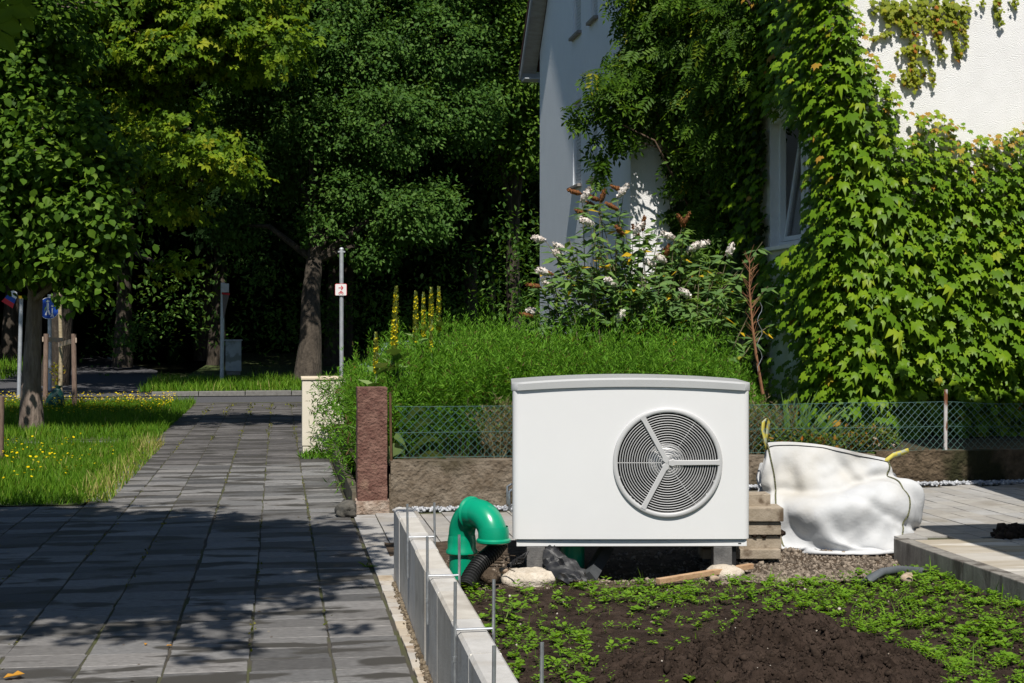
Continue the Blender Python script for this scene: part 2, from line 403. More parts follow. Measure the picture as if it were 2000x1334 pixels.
for _ in range(170):
    x = random.uniform(.85, 4); y = random.uniform(4.8, 8.8); pts.append((x, y, soil_z(x, y) + .004))
m_peb = mat('pale_pebble', (.2, .16, .12), (.5, .46, .4), attr=True, rough=.8)
so = pebbles('soil_pebbles', pts, rng.gamma(2.0, .0022, len(pts)) + .002, m_peb); so['label'] = 'small pale pebbles scattered over the dark soil'; so['category'] = 'pebbles'
# gravel: patch right of the unit and strip at the foot of the wall
m_gravel = mat('gravel', (.05, .038, .027), (.27, .22, .17), attr=True, rough=.85)
pts = []
for _ in range(9000):
    x = random.uniform(2.7, 4.02); y = 8.7 + abs(random.gauss(0, .5))
    if y < 9.9: pts.append((x, y, rear_z(x, y) + .002))
for _ in range(1500):
    x = random.uniform(.8, 2.7); y = random.uniform(8.7, 9.9); pts.append((x, y, rear_z(x, y) + .002))
so = pebbles('gravel_patch', pts, rng.gamma(2.0, .003, len(pts)) + .002, m_gravel); so['label'] = 'brown and grey gravel in front of the white bag'; so['category'] = 'gravel'
m_white_gravel = mat('white_gravel', (.2, .21, .23), (.5, .51, .53), attr=True, rough=.7)
pts = [(x, 12.36 + random.uniform(-.07, .05), zd(x) + random.uniform(-.005, .02)) for x in rng.uniform(.95, 7.6, 4200)]
so = pebbles('gravel_strip', pts, rng.uniform(.009, .02, len(pts)), m_white_gravel); so['label'] = 'strip of pale grey chippings along the foot of the retaining wall'; so['category'] = 'gravel'

# ------------------------------------------------------------------ low wall of upright concrete panels, with clamps
m_panel = mat('panel_concrete', (.4, .375, .335), (.5, .475, .43), scale=7, rough=.75, bump=.18, bscale=90, objrand=.05, stain=(.33, .3, .26), sscale=3.0, sthr=(.55, .7))
m_joint = mat('joint_mortar', (.6, .57, .5), (.68, .65, .58), scale=20, rough=.9)
lw = thing('low_wall', (.72, 6.5, 0), 'low pale concrete wall of upright panels beside the footpath', 'wall')
WT = .434
def wx(y): return .632 + (y - 4.5) * .0145
edges = [9.06, 8.57, 7.96, 7.36, 6.77, 6.18, 5.59, 5.0, 4.4, 3.8, 3.2]
for i in range(len(edges) - 1):
    y1, y0 = edges[i], edges[i + 1]; g = .004; b = MB()
    r = random.uniform(-.002, .002)
    x1, x0 = wx(y1) + r, wx(y0) + r; t = .116; ch = .012; zt = WT + random.uniform(-.002, .002)
    V = []
    for (x, y) in ((x0, y0 + g), (x1, y1 - g)):
        V += [(x, y, -.15), (x, y, zt - ch), (x + ch, y, zt), (x + t - ch, y, zt), (x + t, y, zt - ch), (x + t, y, -.15)]
    F = [(0, 1, 7, 6), (1, 2, 8, 7), (2, 3, 9, 8), (3, 4, 10, 9), (4, 5, 11, 10), (5, 4, 3, 2, 1, 0), (6, 7, 8, 9, 10, 11)]
    pn = b.add(V, F).build('panel', m_panel, lw)
    if i:
        MB().box(wx(y1) + .004, wx(y1) + .112, y1 - .006, y1 + .006, -.15, WT - .004).build('mortar_joint', m_joint, pn)
# dirt line at the wall foot
pts = [(wx(y) - abs(random.gauss(0, .012)), y, .006) for y in rng.uniform(4.8, 8.9, 1500)]
so = pebbles('wall_foot_crumbs', pts, rng.gamma(2, .0022, len(pts)) + .0015, mat('crumbs', (.05, .035, .02), (.2, .16, .11), attr=True, rough=.9)); so['label'] = 'brown crumbs of dirt along the foot of the low wall'; so['category'] = 'dirt'
m_galv = mat('galvanised_steel', (.4, .41, .42), (.58, .6, .61), scale=30, rough=.38, metal=.85)
cl_lab = ['steel clamp over the low wall, farthest from the camera', 'steel clamp over the low wall, second from its far end', 'steel clamp over the low wall, third from its far end', 'steel clamp over the low wall at the bottom picture edge, nearest the camera']
for i, yb in enumerate((7.70, 6.50, 5.34, 4.26)):
    c = thing('wall_clamp', (wx(yb) + .058, yb, WT), cl_lab[i], 'clamp', 'steel clamps on the low wall'); tl = random.uniform(-.006, .006)
    xl, xr = wx(yb) - .012, wx(yb) + .129
    r = .0062
    MB().tube([(xl + tl, yb, WT + .185), (xl + tl * .5, yb, WT + .05), (xl, yb, WT - .2)], r, 8).build('upright', m_galv, c, smooth=True)
    MB().tube([(xl - .001, yb, WT - .085), (xl - .001, yb, WT - .105)], .0085, 8).build('ferrule', m_galv, c, smooth=True)
    MB().tube([(xr + tl, yb, WT + .19), (xr + tl * .5, yb, WT + .05), (xr, yb, WT - .2)], r, 8).build('upright', m_galv, c, smooth=True)
    MB().tube([(xl + .004, yb, WT + .012), (xr - .004, yb, WT + .012)], .0052, 8).build('crossbar', m_galv, c, smooth=True)

# ------------------------------------------------------------------ retaining wall, gate pillar, garden ground
m_oldwall = mat('old_concrete', (.1, .075, .05), (.2, .165, .125), scale=7, rough=.95, bump=.9, bscale=26, stain=(.035, .03, .012), sscale=1.7, sthr=(.5, .66), bdist=.03)
m_gsoil = mat('garden_ground', (.03, .024, .014), (.06, .05, .025), scale=5, rough=.95, bump=.5, bscale=40)
g = sheet('garden_ground', [(.66, 12.55), (40, 12.55), (40, 30), (.66, 30)], .36, m_gsoil)
rw = thing('retaining_wall', (3, 12.45, 0), 'weathered brown concrete retaining wall under the wire fence', 'wall')
def rough_wall(x0, x1, y0, y1, z0, z1, amp=.012, nx=90, nz=14):
    b = MB(); V = []; F = []
    for j in range(nz + 3):
        for i in range(nx + 1):
            x = x0 + (x1 - x0) * i / nx
            if j <= nz: z = z0 + (z1 - z0) * j / nz; y = y0
            else: z = z1; y = y0 + (y1 - y0) * (j - nz) / 2
            V.append((x, y - amp * (NZ(x, z, 3, 5) + .6 * NZ(x, z, 8, 17)), z + (.006 * NZ(x, y, 1, 6) if j >= nz else 0)))
    for j in range(nz + 2):
        for i in range(nx): a = j * (nx + 1) + i; F.append((a, a + 1, a + nx + 2, a + nx + 1))
    return b.add(V, F)
rough_wall(.93, 2.6, 12.42, 12.62, -.15, .405).build('wall_section', m_oldwall, rw, smooth=True, norm=False)
rough_wall(2.61, 5.2, 12.425, 12.62, -.15, .405).build('wall_section', m_oldwall, rw, smooth=True, norm=False)
m_dark = mat('old_mossy_concrete', (.05, .036, .02), (.13, .095, .06), scale=9, rough=.95, bump=1.0, bscale=24, stain=(.02, .02, .006), sscale=2, sthr=(.48, .6), bdist=.04)
rough_wall(5.21, 12, 12.43, 12.62, -.15, .43).build('wall_section', m_dark, rw, smooth=True, norm=False)
MB().box(.66, .93, 12.6, 12.62, -.1, .36).box(.66, 40, 12.6, 12.62, -.1, .355).build('back_face', m_oldwall, rw)
m_pillar = mat('red_brown_stone', (.10, .045, .034), (.19, .105, .08), scale=11, rough=.95, bump=1.0, bscale=45, stain=(.26, .17, .12), sscale=5, sthr=(.62, .78), bdist=.02)
pc_ = at(727, 1000, 12.25)
pil = thing('stone_pillar', (pc_.x, pc_.y, 0), 'square red-brown stone gate pillar at the end of the retaining wall', 'pillar')
def rough_box(x0, x1, y0, y1, z0, z1, amp, n=10, nz=30):
    b = MB(); V = []; F = []; ring = []
    P = [(x0 + (x1 - x0) * i / n, y0) for i in range(n)] + [(x1, y0 + (y1 - y0) * i / n) for i in range(n)] + [(x1 - (x1 - x0) * i / n, y1) for i in range(n)] + [(x0, y1 - (y1 - y0) * i / n) for i in range(n)]
    cx, cy = (x0 + x1) / 2, (y0 + y1) / 2; m = len(P)
    for j in range(nz + 1):
        z = z0 + (z1 - z0) * j / nz
        for (x, y) in P:
            k = 1 + amp * (NZ(x, y, z, 9) + .7 * NZ(x, y, z, 28)) / .12
            V.append((cx + (x - cx) * k, cy + (y - cy) * k, z + (.008 * NZ(x, y, 1, 20) if j == nz else 0)))
    for j in range(nz):
        for i in range(m): F.append((j * m + i, j * m + (i + 1) % m, (j + 1) * m + (i + 1) % m, (j + 1) * m + i))
    F.append(tuple(nz * m + i for i in range(m)))
    return b.add(V, F)
w = .122
rough_box(pc_.x - w, pc_.x + w, pc_.y - .02, pc_.y + .22, -.05, 1.03, .0035).build('shaft', m_pillar, pil, norm=True)
m_foot = mat('pale_mortar', (.22, .15, .11), (.4, .33, .27), scale=14, rough=.95, bump=.8, bscale=50, bdist=.02)
rough_box(pc_.x - w - .018, pc_.x + w + .018, pc_.y - .045, pc_.y + .25, -.06, .1, .008, 8, 8).build('foot', m_foot, pil)
# kerb and stone beside the pillar
st = at(676, 993, 12.0); V, F = rock_mesh(5, 3, .35)
me = npmesh('kerb_boulder', V * np.array([.085, .13, .075]) + np.array([st.x, st.y, .05]), F, None, True)
T(link('kerb_boulder', me, mat('mossy_stone', (.05, .048, .042), (.13, .12, .1), scale=9, rough=.95, bump=.7, bscale=30)), 'dark round stone lying at the foot of the red-brown pillar', 'stone')
me = MB().box(.61, .68, 12.45, 17.6, -.1, .16, .01).build('bed_kerb', mat('mossy_kerb', (.05, .05, .03), (.13, .11, .08), scale=8, rough=.95, bump=.6, bscale=30))
T(me, 'mossy kerb holding the weedy bed along the path', 'kerb')

# ------------------------------------------------------------------ wire fence
m_wire = mat('green_wire', (.03, .085, .075), (.06, .13, .115), scale=30, rough=.5, spec=.4)
m_rust = mat('rusty_paint', (.42, .4, .38), (.5, .48, .46), scale=20, rough=.8, stain=(.16, .06, .025), sscale=14, sthr=(.5, .58), stretch=(1, 1, .4))
fence = thing('wire_fence', (3.5, 12.52, .4), 'green chain-link fence on top of the retaining wall', 'fence')
FX0, FX1, FZ0, FZ1 = .97, 7.4, .42, .88
def ftop(x): return FZ1 - .045 * abs(sin((x - .9) * 1.25)) - .02 * sin(x * 2.3)
def fpt(x, t):
    zt = ftop(x); return (x, 12.515 + .012 * sin(x * 3 + t * 4), FZ0 + (zt - FZ0) * t)
mesh = MB(); hgt = FZ1 - FZ0; pitch = .066
x = FX0 - hgt
while x < FX1 + hgt:
    for sgn in (1, -1):
        P = []
        for k in range(9):
            t = k / 8; xx = x + sgn * t * hgt * .95 + (0 if sgn > 0 else hgt * .95)
            if FX0 <= xx <= FX1: P.append(fpt(xx, t))
        if len(P) > 1: mesh.tube(P, .0022, 4, False)
    x += pitch
mesh.build('wire_mesh', m_wire, fence, norm=False)
for t in (0.02, .5, 1.0):
    MB().tube([fpt(x, t) for x in np.linspace(FX0, FX1, 60)], .0022, 4, False).build('tension_wire', m_wire, fence, norm=False)
pp = at(1875, 885, 13.0); MB().tube([(pp.x, 12.52, .38), (pp.x + .004, 12.52, .97)], .017, 10).build('post', m_rust, fence, smooth=True)
pp = at(766, 900, 12.4); MB().tube([(pp.x, 12.5, .38), (pp.x - .01, 12.5, .98)], .011, 8).build('post', mat('brown_rod', (.07, .04, .02), (.12, .07, .035), scale=20, rough=.9), fence, smooth=True)
pp = at(1440, 885, 12.9); MB().tube([(pp.x, 12.53, .38), (pp.x, 12.53, .95)], .017, 8).build('post', m_rust, fence, smooth=True)
# ------------------------------------------------------------------ houses
def plaster(name, c1, c2, bscale=38, bump=.55, **k): return mat(name, c1, c2, scale=3, rough=.9, bump=bump, bscale=bscale, bdist=.02, **k)
m_white = plaster('white_roughcast', (.74, .735, .72), (.8, .795, .78), bscale=85, bump=.6)
m_gable_tint = plaster('white_render_sky_tint', (.72, .76, .8), (.75, .79, .83), bscale=60, bump=.25)  # white gable render, blue of skylit shade mixed into its base colour
m_pvc = mat('white_window_frame', (.7, .71, .71), (.76, .77, .77), scale=5, rough=.35, spec=.5)
m_sill = mat('grey_sill', (.22, .2, .18), (.32, .3, .27), scale=8, rough=.7)
m_tile = mat('dark_roof_tile', (.06, .022, .016), (.1, .04, .028), scale=8, rough=.8, bump=.3, bscale=30)
m_soffit = mat('soffit_boards', (.33, .31, .27), (.42, .4, .36), scale=4, rough=.8, stretch=(1, 8, 1))
m_barge = mat('barge_board', (.3, .32, .34), (.38, .4, .42), scale=6, rough=.7)
m_glass = mat('window_glass', (.01, .012, .014), rough=.06, spec=.8)
m_clear = bpy.data.materials.new('clear_glass'); m_clear.use_nodes = True
_nt = m_clear.node_tree; _p = _nt.nodes['Principled BSDF']; _p.inputs['Base Color'].default_value = (.01, .012, .014, 1); _p.inputs['Roughness'].default_value = .05
_t = _nt.nodes.new('ShaderNodeBsdfTransparent'); _m = _nt.nodes.new('ShaderNodeMixShader'); _m.inputs[0].default_value = .75
_nt.links.new(_p.outputs[0], _m.inputs[1]); _nt.links.new(_t.outputs[0], _m.inputs[2]); _nt.links.new(_m.outputs[0], _nt.nodes['Material Output'].inputs[0])
m_shut = mat('roller_shutter', (.5, .52, .54), (.6, .62, .63), scale=5, rough=.6)
m_curt = mat('curtain', (.55, .56, .57), (.66, .66, .66), scale=4, rough=.9)
m_room = mat('dark_room', (.012, .011, .01), rough=.95)

def holed(b, axis, c, u0, u1, z0, z1, holes, depth):
    us = sorted({u0, u1, *[h[0] for h in holes], *[h[1] for h in holes]}); zs = sorted({z0, z1, *[h[2] for h in holes], *[h[3] for h in holes]})
    P = (lambda u, z, d=0: (c + d, u, z)) if axis == 'x' else (lambda u, z, d=0: (u, c + d, z))
    for i in range(len(us) - 1):
        for j in range(len(zs) - 1):
            um, zm = (us[i] + us[i + 1]) / 2, (zs[j] + zs[j + 1]) / 2
            if any(h[0] < um < h[1] and h[2] < zm < h[3] for h in holes): continue
            b.add([P(us[i], zs[j]), P(us[i + 1], zs[j]), P(us[i + 1], zs[j + 1]), P(us[i], zs[j + 1])], [(0, 1, 2, 3)])
    for (a0, a1, b0, b1) in holes:
        for (p, q) in (((a0, b0), (a1, b0)), ((a1, b0), (a1, b1)), ((a1, b1), (a0, b1)), ((a0, b1), (a0, b0))):
            b.add([P(*p), P(*q), P(*q, depth), P(*p, depth)], [(0, 1, 2, 3)])
    return b
XA, YB, XC, YD = 4.81, 20.0, 6.0, 15.0
house = thing('house', (8, 20, .36), 'pale house with shade-tinted white gable wall, white ivy-clad front and dark tiled roof', 'house')
holesA = [(23.4, 24.05, 3.82, 5.2), (22.15, 22.65, 3.8, 5.15), (23.4, 24.05, 6.28, 7.4), (22.15, 22.65, 6.26, 7.3)]
b = holed(MB(), 'x', XA, YB, 27.2, .2, 6.2, [h for h in holesA if h[3] < 6], .16)
b2 = MB(); ym = 23.6; ZE = 6.6
rl = lambda y: ZE + (y - YB if y < ym else 27.2 - y)
cuts = [YB, 22.15, 22.65, 23.4, ym, 24.05, 27.2]
for ya, yb_ in zip(cuts, cuts[1:]):        # gable above the eaves, left open at the two upper windows
    hs = [h for h in holesA[2:] if h[0] <= ya + 1e-6 and h[1] >= yb_ - 1e-6]
    spans = [(6.2, None)] if not hs else [(6.2, hs[0][2]), (hs[0][3], None)]
    for z0, z1 in spans:
        b2.add([(XA, ya, z0), (XA, yb_, z0), (XA, yb_, z1 or rl(yb_)), (XA, ya, z1 or rl(ya))], [(0, 1, 2, 3)])
for (a0, a1, z0, z1) in holesA[2:]:
    for (p, q) in (((a0, z0), (a1, z0)), ((a1, z0), (a1, z1)), ((a1, z1), (a0, z1)), ((a0, z1), (a0, z0))):
        b2.add([(XA, *p), (XA, *q), (XA + .16, *q), (XA + .16, *p)], [(0, 1, 2, 3)])
b.add(b2.v, b2.f)
b.add([(XA + 8, YB, .2), (XA + 8, 27.2, .2), (XA + 8, 27.2, ZE), (XA + 8, YB, ZE), (XA, 27.2, .2), (XA, 27.2, ZE)], [(0, 1, 2, 3), (4, 1, 2, 5)])
gw = b.build('gable_wall', m_gable_tint, house, norm=False); gw['label'] = 'white gable wall, tinted blue for skylit shade, in raking light'
MB().add([(XA + .002, YB, .2), (14, YB, .2), (14, YB, ZE + .02), (XA + .002, YB, ZE + .02)], [(0, 1, 2, 3)]).build('front_wall', m_white, house, norm=False)
for (y0, y1, z0, z1) in holesA:
    wd = MB().box(XA + .09, XA + .14, y0 + .001, y0 + .05, z0, z1).box(XA + .09, XA + .14, y1 - .05, y1 - .001, z0, z1).box(XA + .09, XA + .14, y0 + .05, y1 - .05, z0, z0 + .05).box(XA + .09, XA + .14, y0 + .05, y1 - .05, z1 - .05, z1).build('window', m_pvc, house)
    MB().box(XA + .11, XA + .12, y0 + .05, y1 - .05, z0 + .05, z1 - .05).build('pane', m_glass, wd)
    sh = MB()
    z = z1 - .02
    while z > z0 + .08: sh.box(XA + .05, XA + .064, y0 + .02, y1 - .02, z - .05, z - .004); z -= .055
    sh.build('roller_shutter', m_shut, wd)
    MB().box(XA - .07, XA + .1, y0 - .05, y1 + .05, z0 - .05, z0 - .002, .006).build('sill', m_sill, wd)
    MB().box(XA + .02, XA + .08, y0 + .002, y0 + .03, z0, z1).build('shutter_rail', m_pvc, wd); MB().box(XA + .02, XA + .08, y1 - .03, y1 - .002, z0, z1).build('shutter_rail', m_pvc, wd)
# roof: two slopes with verge, soffit, barge board, gutter
XV = XA - .28; ov = .4; ov0 = .22
def slope(b, x0, x1, ya, za, yb, zb, t):
    d = Vector((0, yb - ya, zb - za)).normalized(); n = Vector((0, -d.z, d.y)) * t
    if n.z < 0: n = -n
    V = [(x0, ya, za), (x1, ya, za), (x1, yb, zb), (x0, yb, zb)]; V += [(x, y + n.y, z + n.z) for x, y, z in V]
    return b.add(V, [(0, 1, 2, 3), (4, 5, 6, 7), (0, 1, 5, 4), (1, 2, 6, 5), (2, 3, 7, 6), (3, 0, 4, 7)])
rf = MB(); e0, e1 = YB - ov0, 27.2 + ov; ez = ZE - ov + .06; ez0 = ZE - ov0 + .06; rz_ = ZE + 3.66
slope(rf, XV - .04, 14.3, e0, ez0 + .06, ym, rz_ + .06, .1); slope(rf, XV - .04, 14.3, e1, ez + .06, ym, rz_ + .06, .1)
roof = rf.build('roof', m_tile, house)
sf = MB(); slope(sf, XV, XA - .003, e0, ez0, ym, rz_, .05); slope(sf, XV, XA - .003, e1, ez, ym, rz_, .05); sf.build('soffit', m_soffit, roof)
bb = MB(); slope(bb, XV - .03, XV - .002, e0 - .01, ez0 - .1, ym, rz_ - .1, .2); slope(bb, XV - .03, XV - .002, e1 + .01, ez - .1, ym, rz_ - .1, .2); bb.build('barge_board', m_barge, roof)
MB().box(XV, 14, e1 - .02, e1 + .02, ez - .14, ez + .05).build('fascia', m_barge, roof); MB().box(XV, XA - .003, 27.2, e1 - .021, ez - .14, ez - .12).build('eave_board', m_barge, roof)
MB().box(XV, 14, e0 - .02, e0 + .02, ez0 - .14, ez0 + .05).build('fascia', m_barge, roof); MB().box(XV, 14, e0 + .021, YB - .003, ez0 - .14, ez0 - .12).build('eave_board', m_barge, roof)
for ye, eg in ((e0 - .09, ez0), (e1 + .09, ez)):
    MB().tube([(XV - .03, ye, eg - .02), (14, ye, eg - .02)], .065, 10).build('gutter', m_sill, roof, smooth=True)
# wing in front
ZD = 7.2
WIN = (16.06, 17.6, 2.5, 4.02)
holed(MB(), 'x', XC, YD, YB - .003, .2, ZD, [WIN], .19).build('wing_side_wall', m_white, house, norm=False)
MB().add([(XC - .001, YD, .2), (15, YD, .2), (15, YD, ZD), (XC - .001, YD, ZD)], [(0, 1, 2, 3)]).build('wing_front_wall', m_white, house, norm=False)
wr = MB(); slope(wr, XC - .35, 15.4, YD - .32, ZD + .0, YD + 4.5, ZD + 3.2, .12); wr.box(XC - .35, 15, YD - .3, YD + 12, ZD - .001, ZD + .04); wr.build('wing_roof', m_tile, house)
y0, y1, z0, z1 = WIN; xf = XC + .11
wd = MB()
for (a, c, d, e) in ((y0, y0 + .06, z0, z1), (y1 - .06, y1, z0, z1), (y0 + .06, y1 - .06, z0, z0 + .06), (y0 + .06, y1 - .06, z1 - .06, z1), (16.73, 16.82, z0 + .06, z1 - .06)):
    wd.box(xf, xf + .07, a + .001, c - .001, d, e)
wd = wd.build('window', m_pvc, house)
def sash(name, a, c, d, e, lean):
    b = MB(); t = .055
    R = Matrix.Translation((xf + .05, 0, d)) @ Matrix.Rotation(lean, 4, 'Y') @ Matrix.Translation((-xf - .05, 0, -d))
    for q in ((a, a + t, d, e), (c - t, c, d, e), (a + t, c - t, d, d + t), (a + t, c - t, e - t, e)): b.box(xf + .03, xf + .075, *q, M=R)
    s_ = b.build(name, m_pvc, wd)
    MB().box(xf + .05, xf + .056, a + t, c - t, d + t, e - t, M=R).build('pane', m_clear, wd)
sash('tilted_sash', 16.83, y1 - .07, z0 + .07, z1 - .07, radians(9)); sash('sash', y0 + .07, 16.72, z0 + .07, z1 - .07, 0)
cu = MB(); n = 46
for yA, yB_, lean in ((16.86, 17.56, .16), (16.1, 16.7, 0)):
    V = []
    for j in range(2):
        z = z0 + .1 if j == 0 else z1 - .1
        for i in range(n + 1):
            y = yA + (yB_ - yA) * i / n; V.append((xf + .14 + .02 * sin(i * 1.35) + (.2 if j and lean else 0), y, z))
    cu.add(V, [(i, i + 1, n + 2 + i, n + 1 + i) for i in range(n)])
cu.build('curtain', m_curt, wd, smooth=True, norm=False)
MB().box(XC + .19, XC + .9, y0 - .3, y1 + .3, z0 - .2, z0 - .1).box(XC + .88, XC + .9, y0 - .3, y1 + .3, z0 - .1, z1 + .2).build('room_back', m_room, wd)
MB().box(XC - .09, XC + .11, y0 - .04, y1 + .04, z0 - .05, z0 - .003, .006).build('sill', m_pvc, wd)

# neighbour's house beside the camera, out of the picture to the right: it throws the shade on the paving
nb = thing('neighbour_house', (8, 6, 0), 'white neighbouring house at the right, mostly outside the picture', 'house')
hN = holed(MB(), 'x', 5.75, 2.5, 9.95, -.1, 8.0, [(4, 5.2, 1.2, 2.6), (7, 8.2, 1.2, 2.6)], .15)
hN.add([(5.75, 9.95, -.1), (14, 9.95, -.1), (14, 9.95, 8), (5.75, 9.95, 8), (5.75, 2.5, 8), (14, 2.5, 8), (5.75, 2.5, -.1), (14, 2.5, -.1)], [(0, 1, 2, 3), (3, 2, 5, 4), (6, 7, 5, 4)])
hN.build('wall', m_white, nb, norm=False)
for yy in (4, 7):
    wv = MB().box(5.83, 5.87, yy, yy + 1.2, 1.2, 1.26).box(5.83, 5.87, yy, yy + 1.2, 2.54, 2.6).box(5.83, 5.87, yy, yy + .06, 1.26, 2.54).box(5.83, 5.87, yy + 1.14, yy + 1.2, 1.26, 2.54).build('window', m_pvc, nb)
    MB().box(5.85, 5.86, yy + .06, yy + 1.14, 1.26, 2.54).build('pane', m_glass, wv)
cp = MB().box(4.1, 5.73, 2.6, 7.18, 3.98, 4.12).build('porch_roof', m_tile, nb)
for yy in (2.8, 5.0): MB().box(4.3, 4.4, yy, yy + .1, .1, 3.979).build('porch_post', m_pvc, nb)
# ------------------------------------------------------------------ heat pump
m_enamel = mat('white_enamel', (.66, .66, .66), (.68, .68, .68), scale=2, rough=.3, spec=.45, bump=.02, bscale=3)
m_cap = mat('light_grey_cap', (.38, .385, .385), (.41, .415, .415), scale=3, rough=.35, spec=.45)
m_side = mat('side_panel_grey', (.1, .105, .11), (.14, .145, .15), scale=4, rough=.35, metal=.2)
m_ring = mat('grey_grille', (.44, .44, .44), (.48, .48, .48), scale=3, rough=.4, spec=.4)
m_rod = mat('grille_wire', (.4, .4, .4), (.44, .44, .44), scale=3, rough=.4)
m_black = mat('black_plastic', (.008, .008, .009), (.014, .014, .015), scale=6, rough=.5)
m_hub = mat('fan_hub', (.55, .55, .55), (.62, .62, .62), scale=4, rough=.45, metal=.3)
S0 = 9.27
hc = at(1233, 1068, S0); HPZ = hc.z                       # bottom centre of the front
hp = thing('heat_pump', hc, 'large white air heat pump with round fan grille on concrete legs', 'heat pump', rz=-TH + radians(0.4))
kx = 1 / FP * S0
def lx(px): return (px - 1233) * kx
def lz(py): return (1068 - py) * kx                        # height above the base at the front plane
HWd, DEP = lx(1465), .59
zb, zt = lz(1053), lz(764)
def arch(u): return .026 * (1 - (u / HWd) ** 2)
# front panel: rounded corners in plan, arched top, opening for the fan
fcx, fcz, fr_ = lx(1304), lz(904), .318
def front_profile():
    P = []; r = .04
    for i in range(7): a = pi / 2 * i / 6; P.append((-HWd + r - r * cos(a), .005 + r - r * sin(a)))
    n = 60
    for i in range(1, n): P.append((-HWd + r + (2 * HWd - 2 * r) * i / n, .005 - .004 * (1 - abs(2 * i / n - 1) ** 2)))
    for i in range(7): a = pi / 2 * (6 - i) / 6; P.append((HWd - r + r * cos(a), .005 + r - r * sin(a)))
    return [(-HWd, .05)] + P + [(HWd, .05)]
bm = bmesh.new(); prof = front_profile(); nz = 46; grid = []
for j in range(nz + 1):
    row = []
    for (x, y) in prof:
        z = zb + (zt + arch(x) - zb) * j / nz; row.append(bm.verts.new((x, y, z)))
    grid.append(row)
for j in range(nz):
    for i in range(len(prof) - 1):
        q = [grid[j][i], grid[j][i + 1], grid[j + 1][i + 1], grid[j + 1][i]]
        cx = sum(v.co.x for v in q) / 4 - fcx; cz = sum(v.co.z for v in q) / 4 - fcz
        if cx * cx + cz * cz < (fr_ + .003) ** 2: continue
        bm.faces.new(q)
me = bpy.data.meshes.new('front_panel'); bm.to_mesh(me); bm.free(); me.polygons.foreach_set('use_smooth', [True] * len(me.polygons)); me.set_sharp_from_angle(angle=radians(50))
link('front_panel', me, m_enamel, hp, True)
MB().box(-HWd + .003, -HWd + .02, .052, DEP - .02, zb, zt + .01).build('side_panel', m_side, hp, local=True)
MB().box(HWd - .02, HWd - .003, .052, DEP - .02, zb, zt + .01).build('side_panel', m_side, hp, local=True)
MB().box(-HWd + .004, HWd - .004, DEP - .02, DEP, zb, zt + .02).build('rear_panel', m_side, hp, local=True)
MB().box(-HWd + .02, HWd - .02, .06, DEP - .02, zb - .004, zb + .01).build('floor_pan', m_side, hp, local=True)
# cap with arched top
cb = MB(); n = 40; V = []; CW = HWd + .006
def capz(u): return .032 * (1 - (u / CW) ** 2)
for i in range(n + 1):
    u = -CW + 2 * CW * i / n; fy = -.012 + (.05 * max(0, (abs(u) - CW + .05) / .05) ** 2)
    z = zt + .001 + arch(max(-HWd, min(HWd, u)))
    h = .052; zt2 = zt + h + capz(u)
    V += [(u, fy + .02, z), (u, fy, z + .001), (u, fy, zt2 - .012), (u, fy + .012, zt2), (u, DEP + .01, zt2 + .004), (u, DEP + .012, z)]
F = []
for i in range(n):
    for k in range(6): F.append((i * 6 + k, i * 6 + (k + 1) % 6, (i + 1) * 6 + (k + 1) % 6, (i + 1) * 6 + k))
F += [tuple(range(6)), tuple(n * 6 + k for k in range(6))]
cb.add(V, F).build('top_cover', m_cap, hp, smooth=True, local=True)
br = MB().box(lx(1009), lx(1460), .022, .06, 0, lz(1057), .003).box(lx(1009), lx(1460), .03, .05, lz(1057), zb - .001)
br = br.build('base_rail', mat('white_rail', (.68, .68, .68), (.7, .7, .7), scale=3, rough=.4), hp, local=True)
MB().box(lx(1009), lx(1460), DEP - .09, DEP - .04, 0, zb - .005).build('base_rail', m_side, hp, local=True)
MB().box(lx(1443), lx(1449), .0195, .0215, lz(1063.2), lz(1061.6)).build('badge', m_black, br, local=True)
for zz in (0, ):
    MB().tube([(-HWd - .002, .30, lz(1000)), (-HWd - .03, .30, lz(995)), (-HWd - .03, .30, lz(960)), (-HWd - .002, .30, lz(955))], .008, 8).build('handle', m_galv, hp, local=True, smooth=True)
    MB().tube([(-HWd - .002, .13, lz(1005)), (-HWd - .018, .13, lz(1000)), (-HWd - .018, .13, lz(965)), (-HWd - .002, .13, lz(960))], .008, 8).build('handle', m_galv, hp, local=True, smooth=True)
# fan: ring, spokes, wires, shroud, hub, blades
def ringprof(R, prof, nseg=96):
    b = MB(); V = []; m = len(prof)
    for k in range(nseg):
        a = 2 * pi * k / nseg
        for (dr, y) in prof: V.append((fcx + (R + dr) * cos(a), y, fcz + (R + dr) * sin(a)))
    F = [(k * m + i, k * m + (i + 1) % m, ((k + 1) % nseg) * m + (i + 1) % m, ((k + 1) % nseg) * m + i) for k in range(nseg) for i in range(m)]
    return b.add(V, F)
RO = 107.5 * kx
gr = ringprof(RO, [(0, .006), (-.002, -.012), (-.008, -.017), (-.024, -.017), (-.030, -.012), (-.031, .03)]).build('fan_ring', m_ring, hp, smooth=True, local=True)
wires = MB(); r = .026
while r < RO - .032:
    b = ringprof(r, [(.0032 * cos(t), -.006 + .0032 * sin(t)) for t in (0, pi / 2, pi, 1.5 * pi)], 72); wires.add(b.v, b.f); r += .0152
for a in (radians(56), radians(180), radians(-56)):
    wires.tube([(fcx + .03 * cos(a), -.002, fcz + .03 * sin(a)), (fcx + (RO - .03) * cos(a), -.002, fcz + (RO - .03) * sin(a))], .0025, 6)
wires.build('grille_wires', m_rod, gr, smooth=True, local=True)
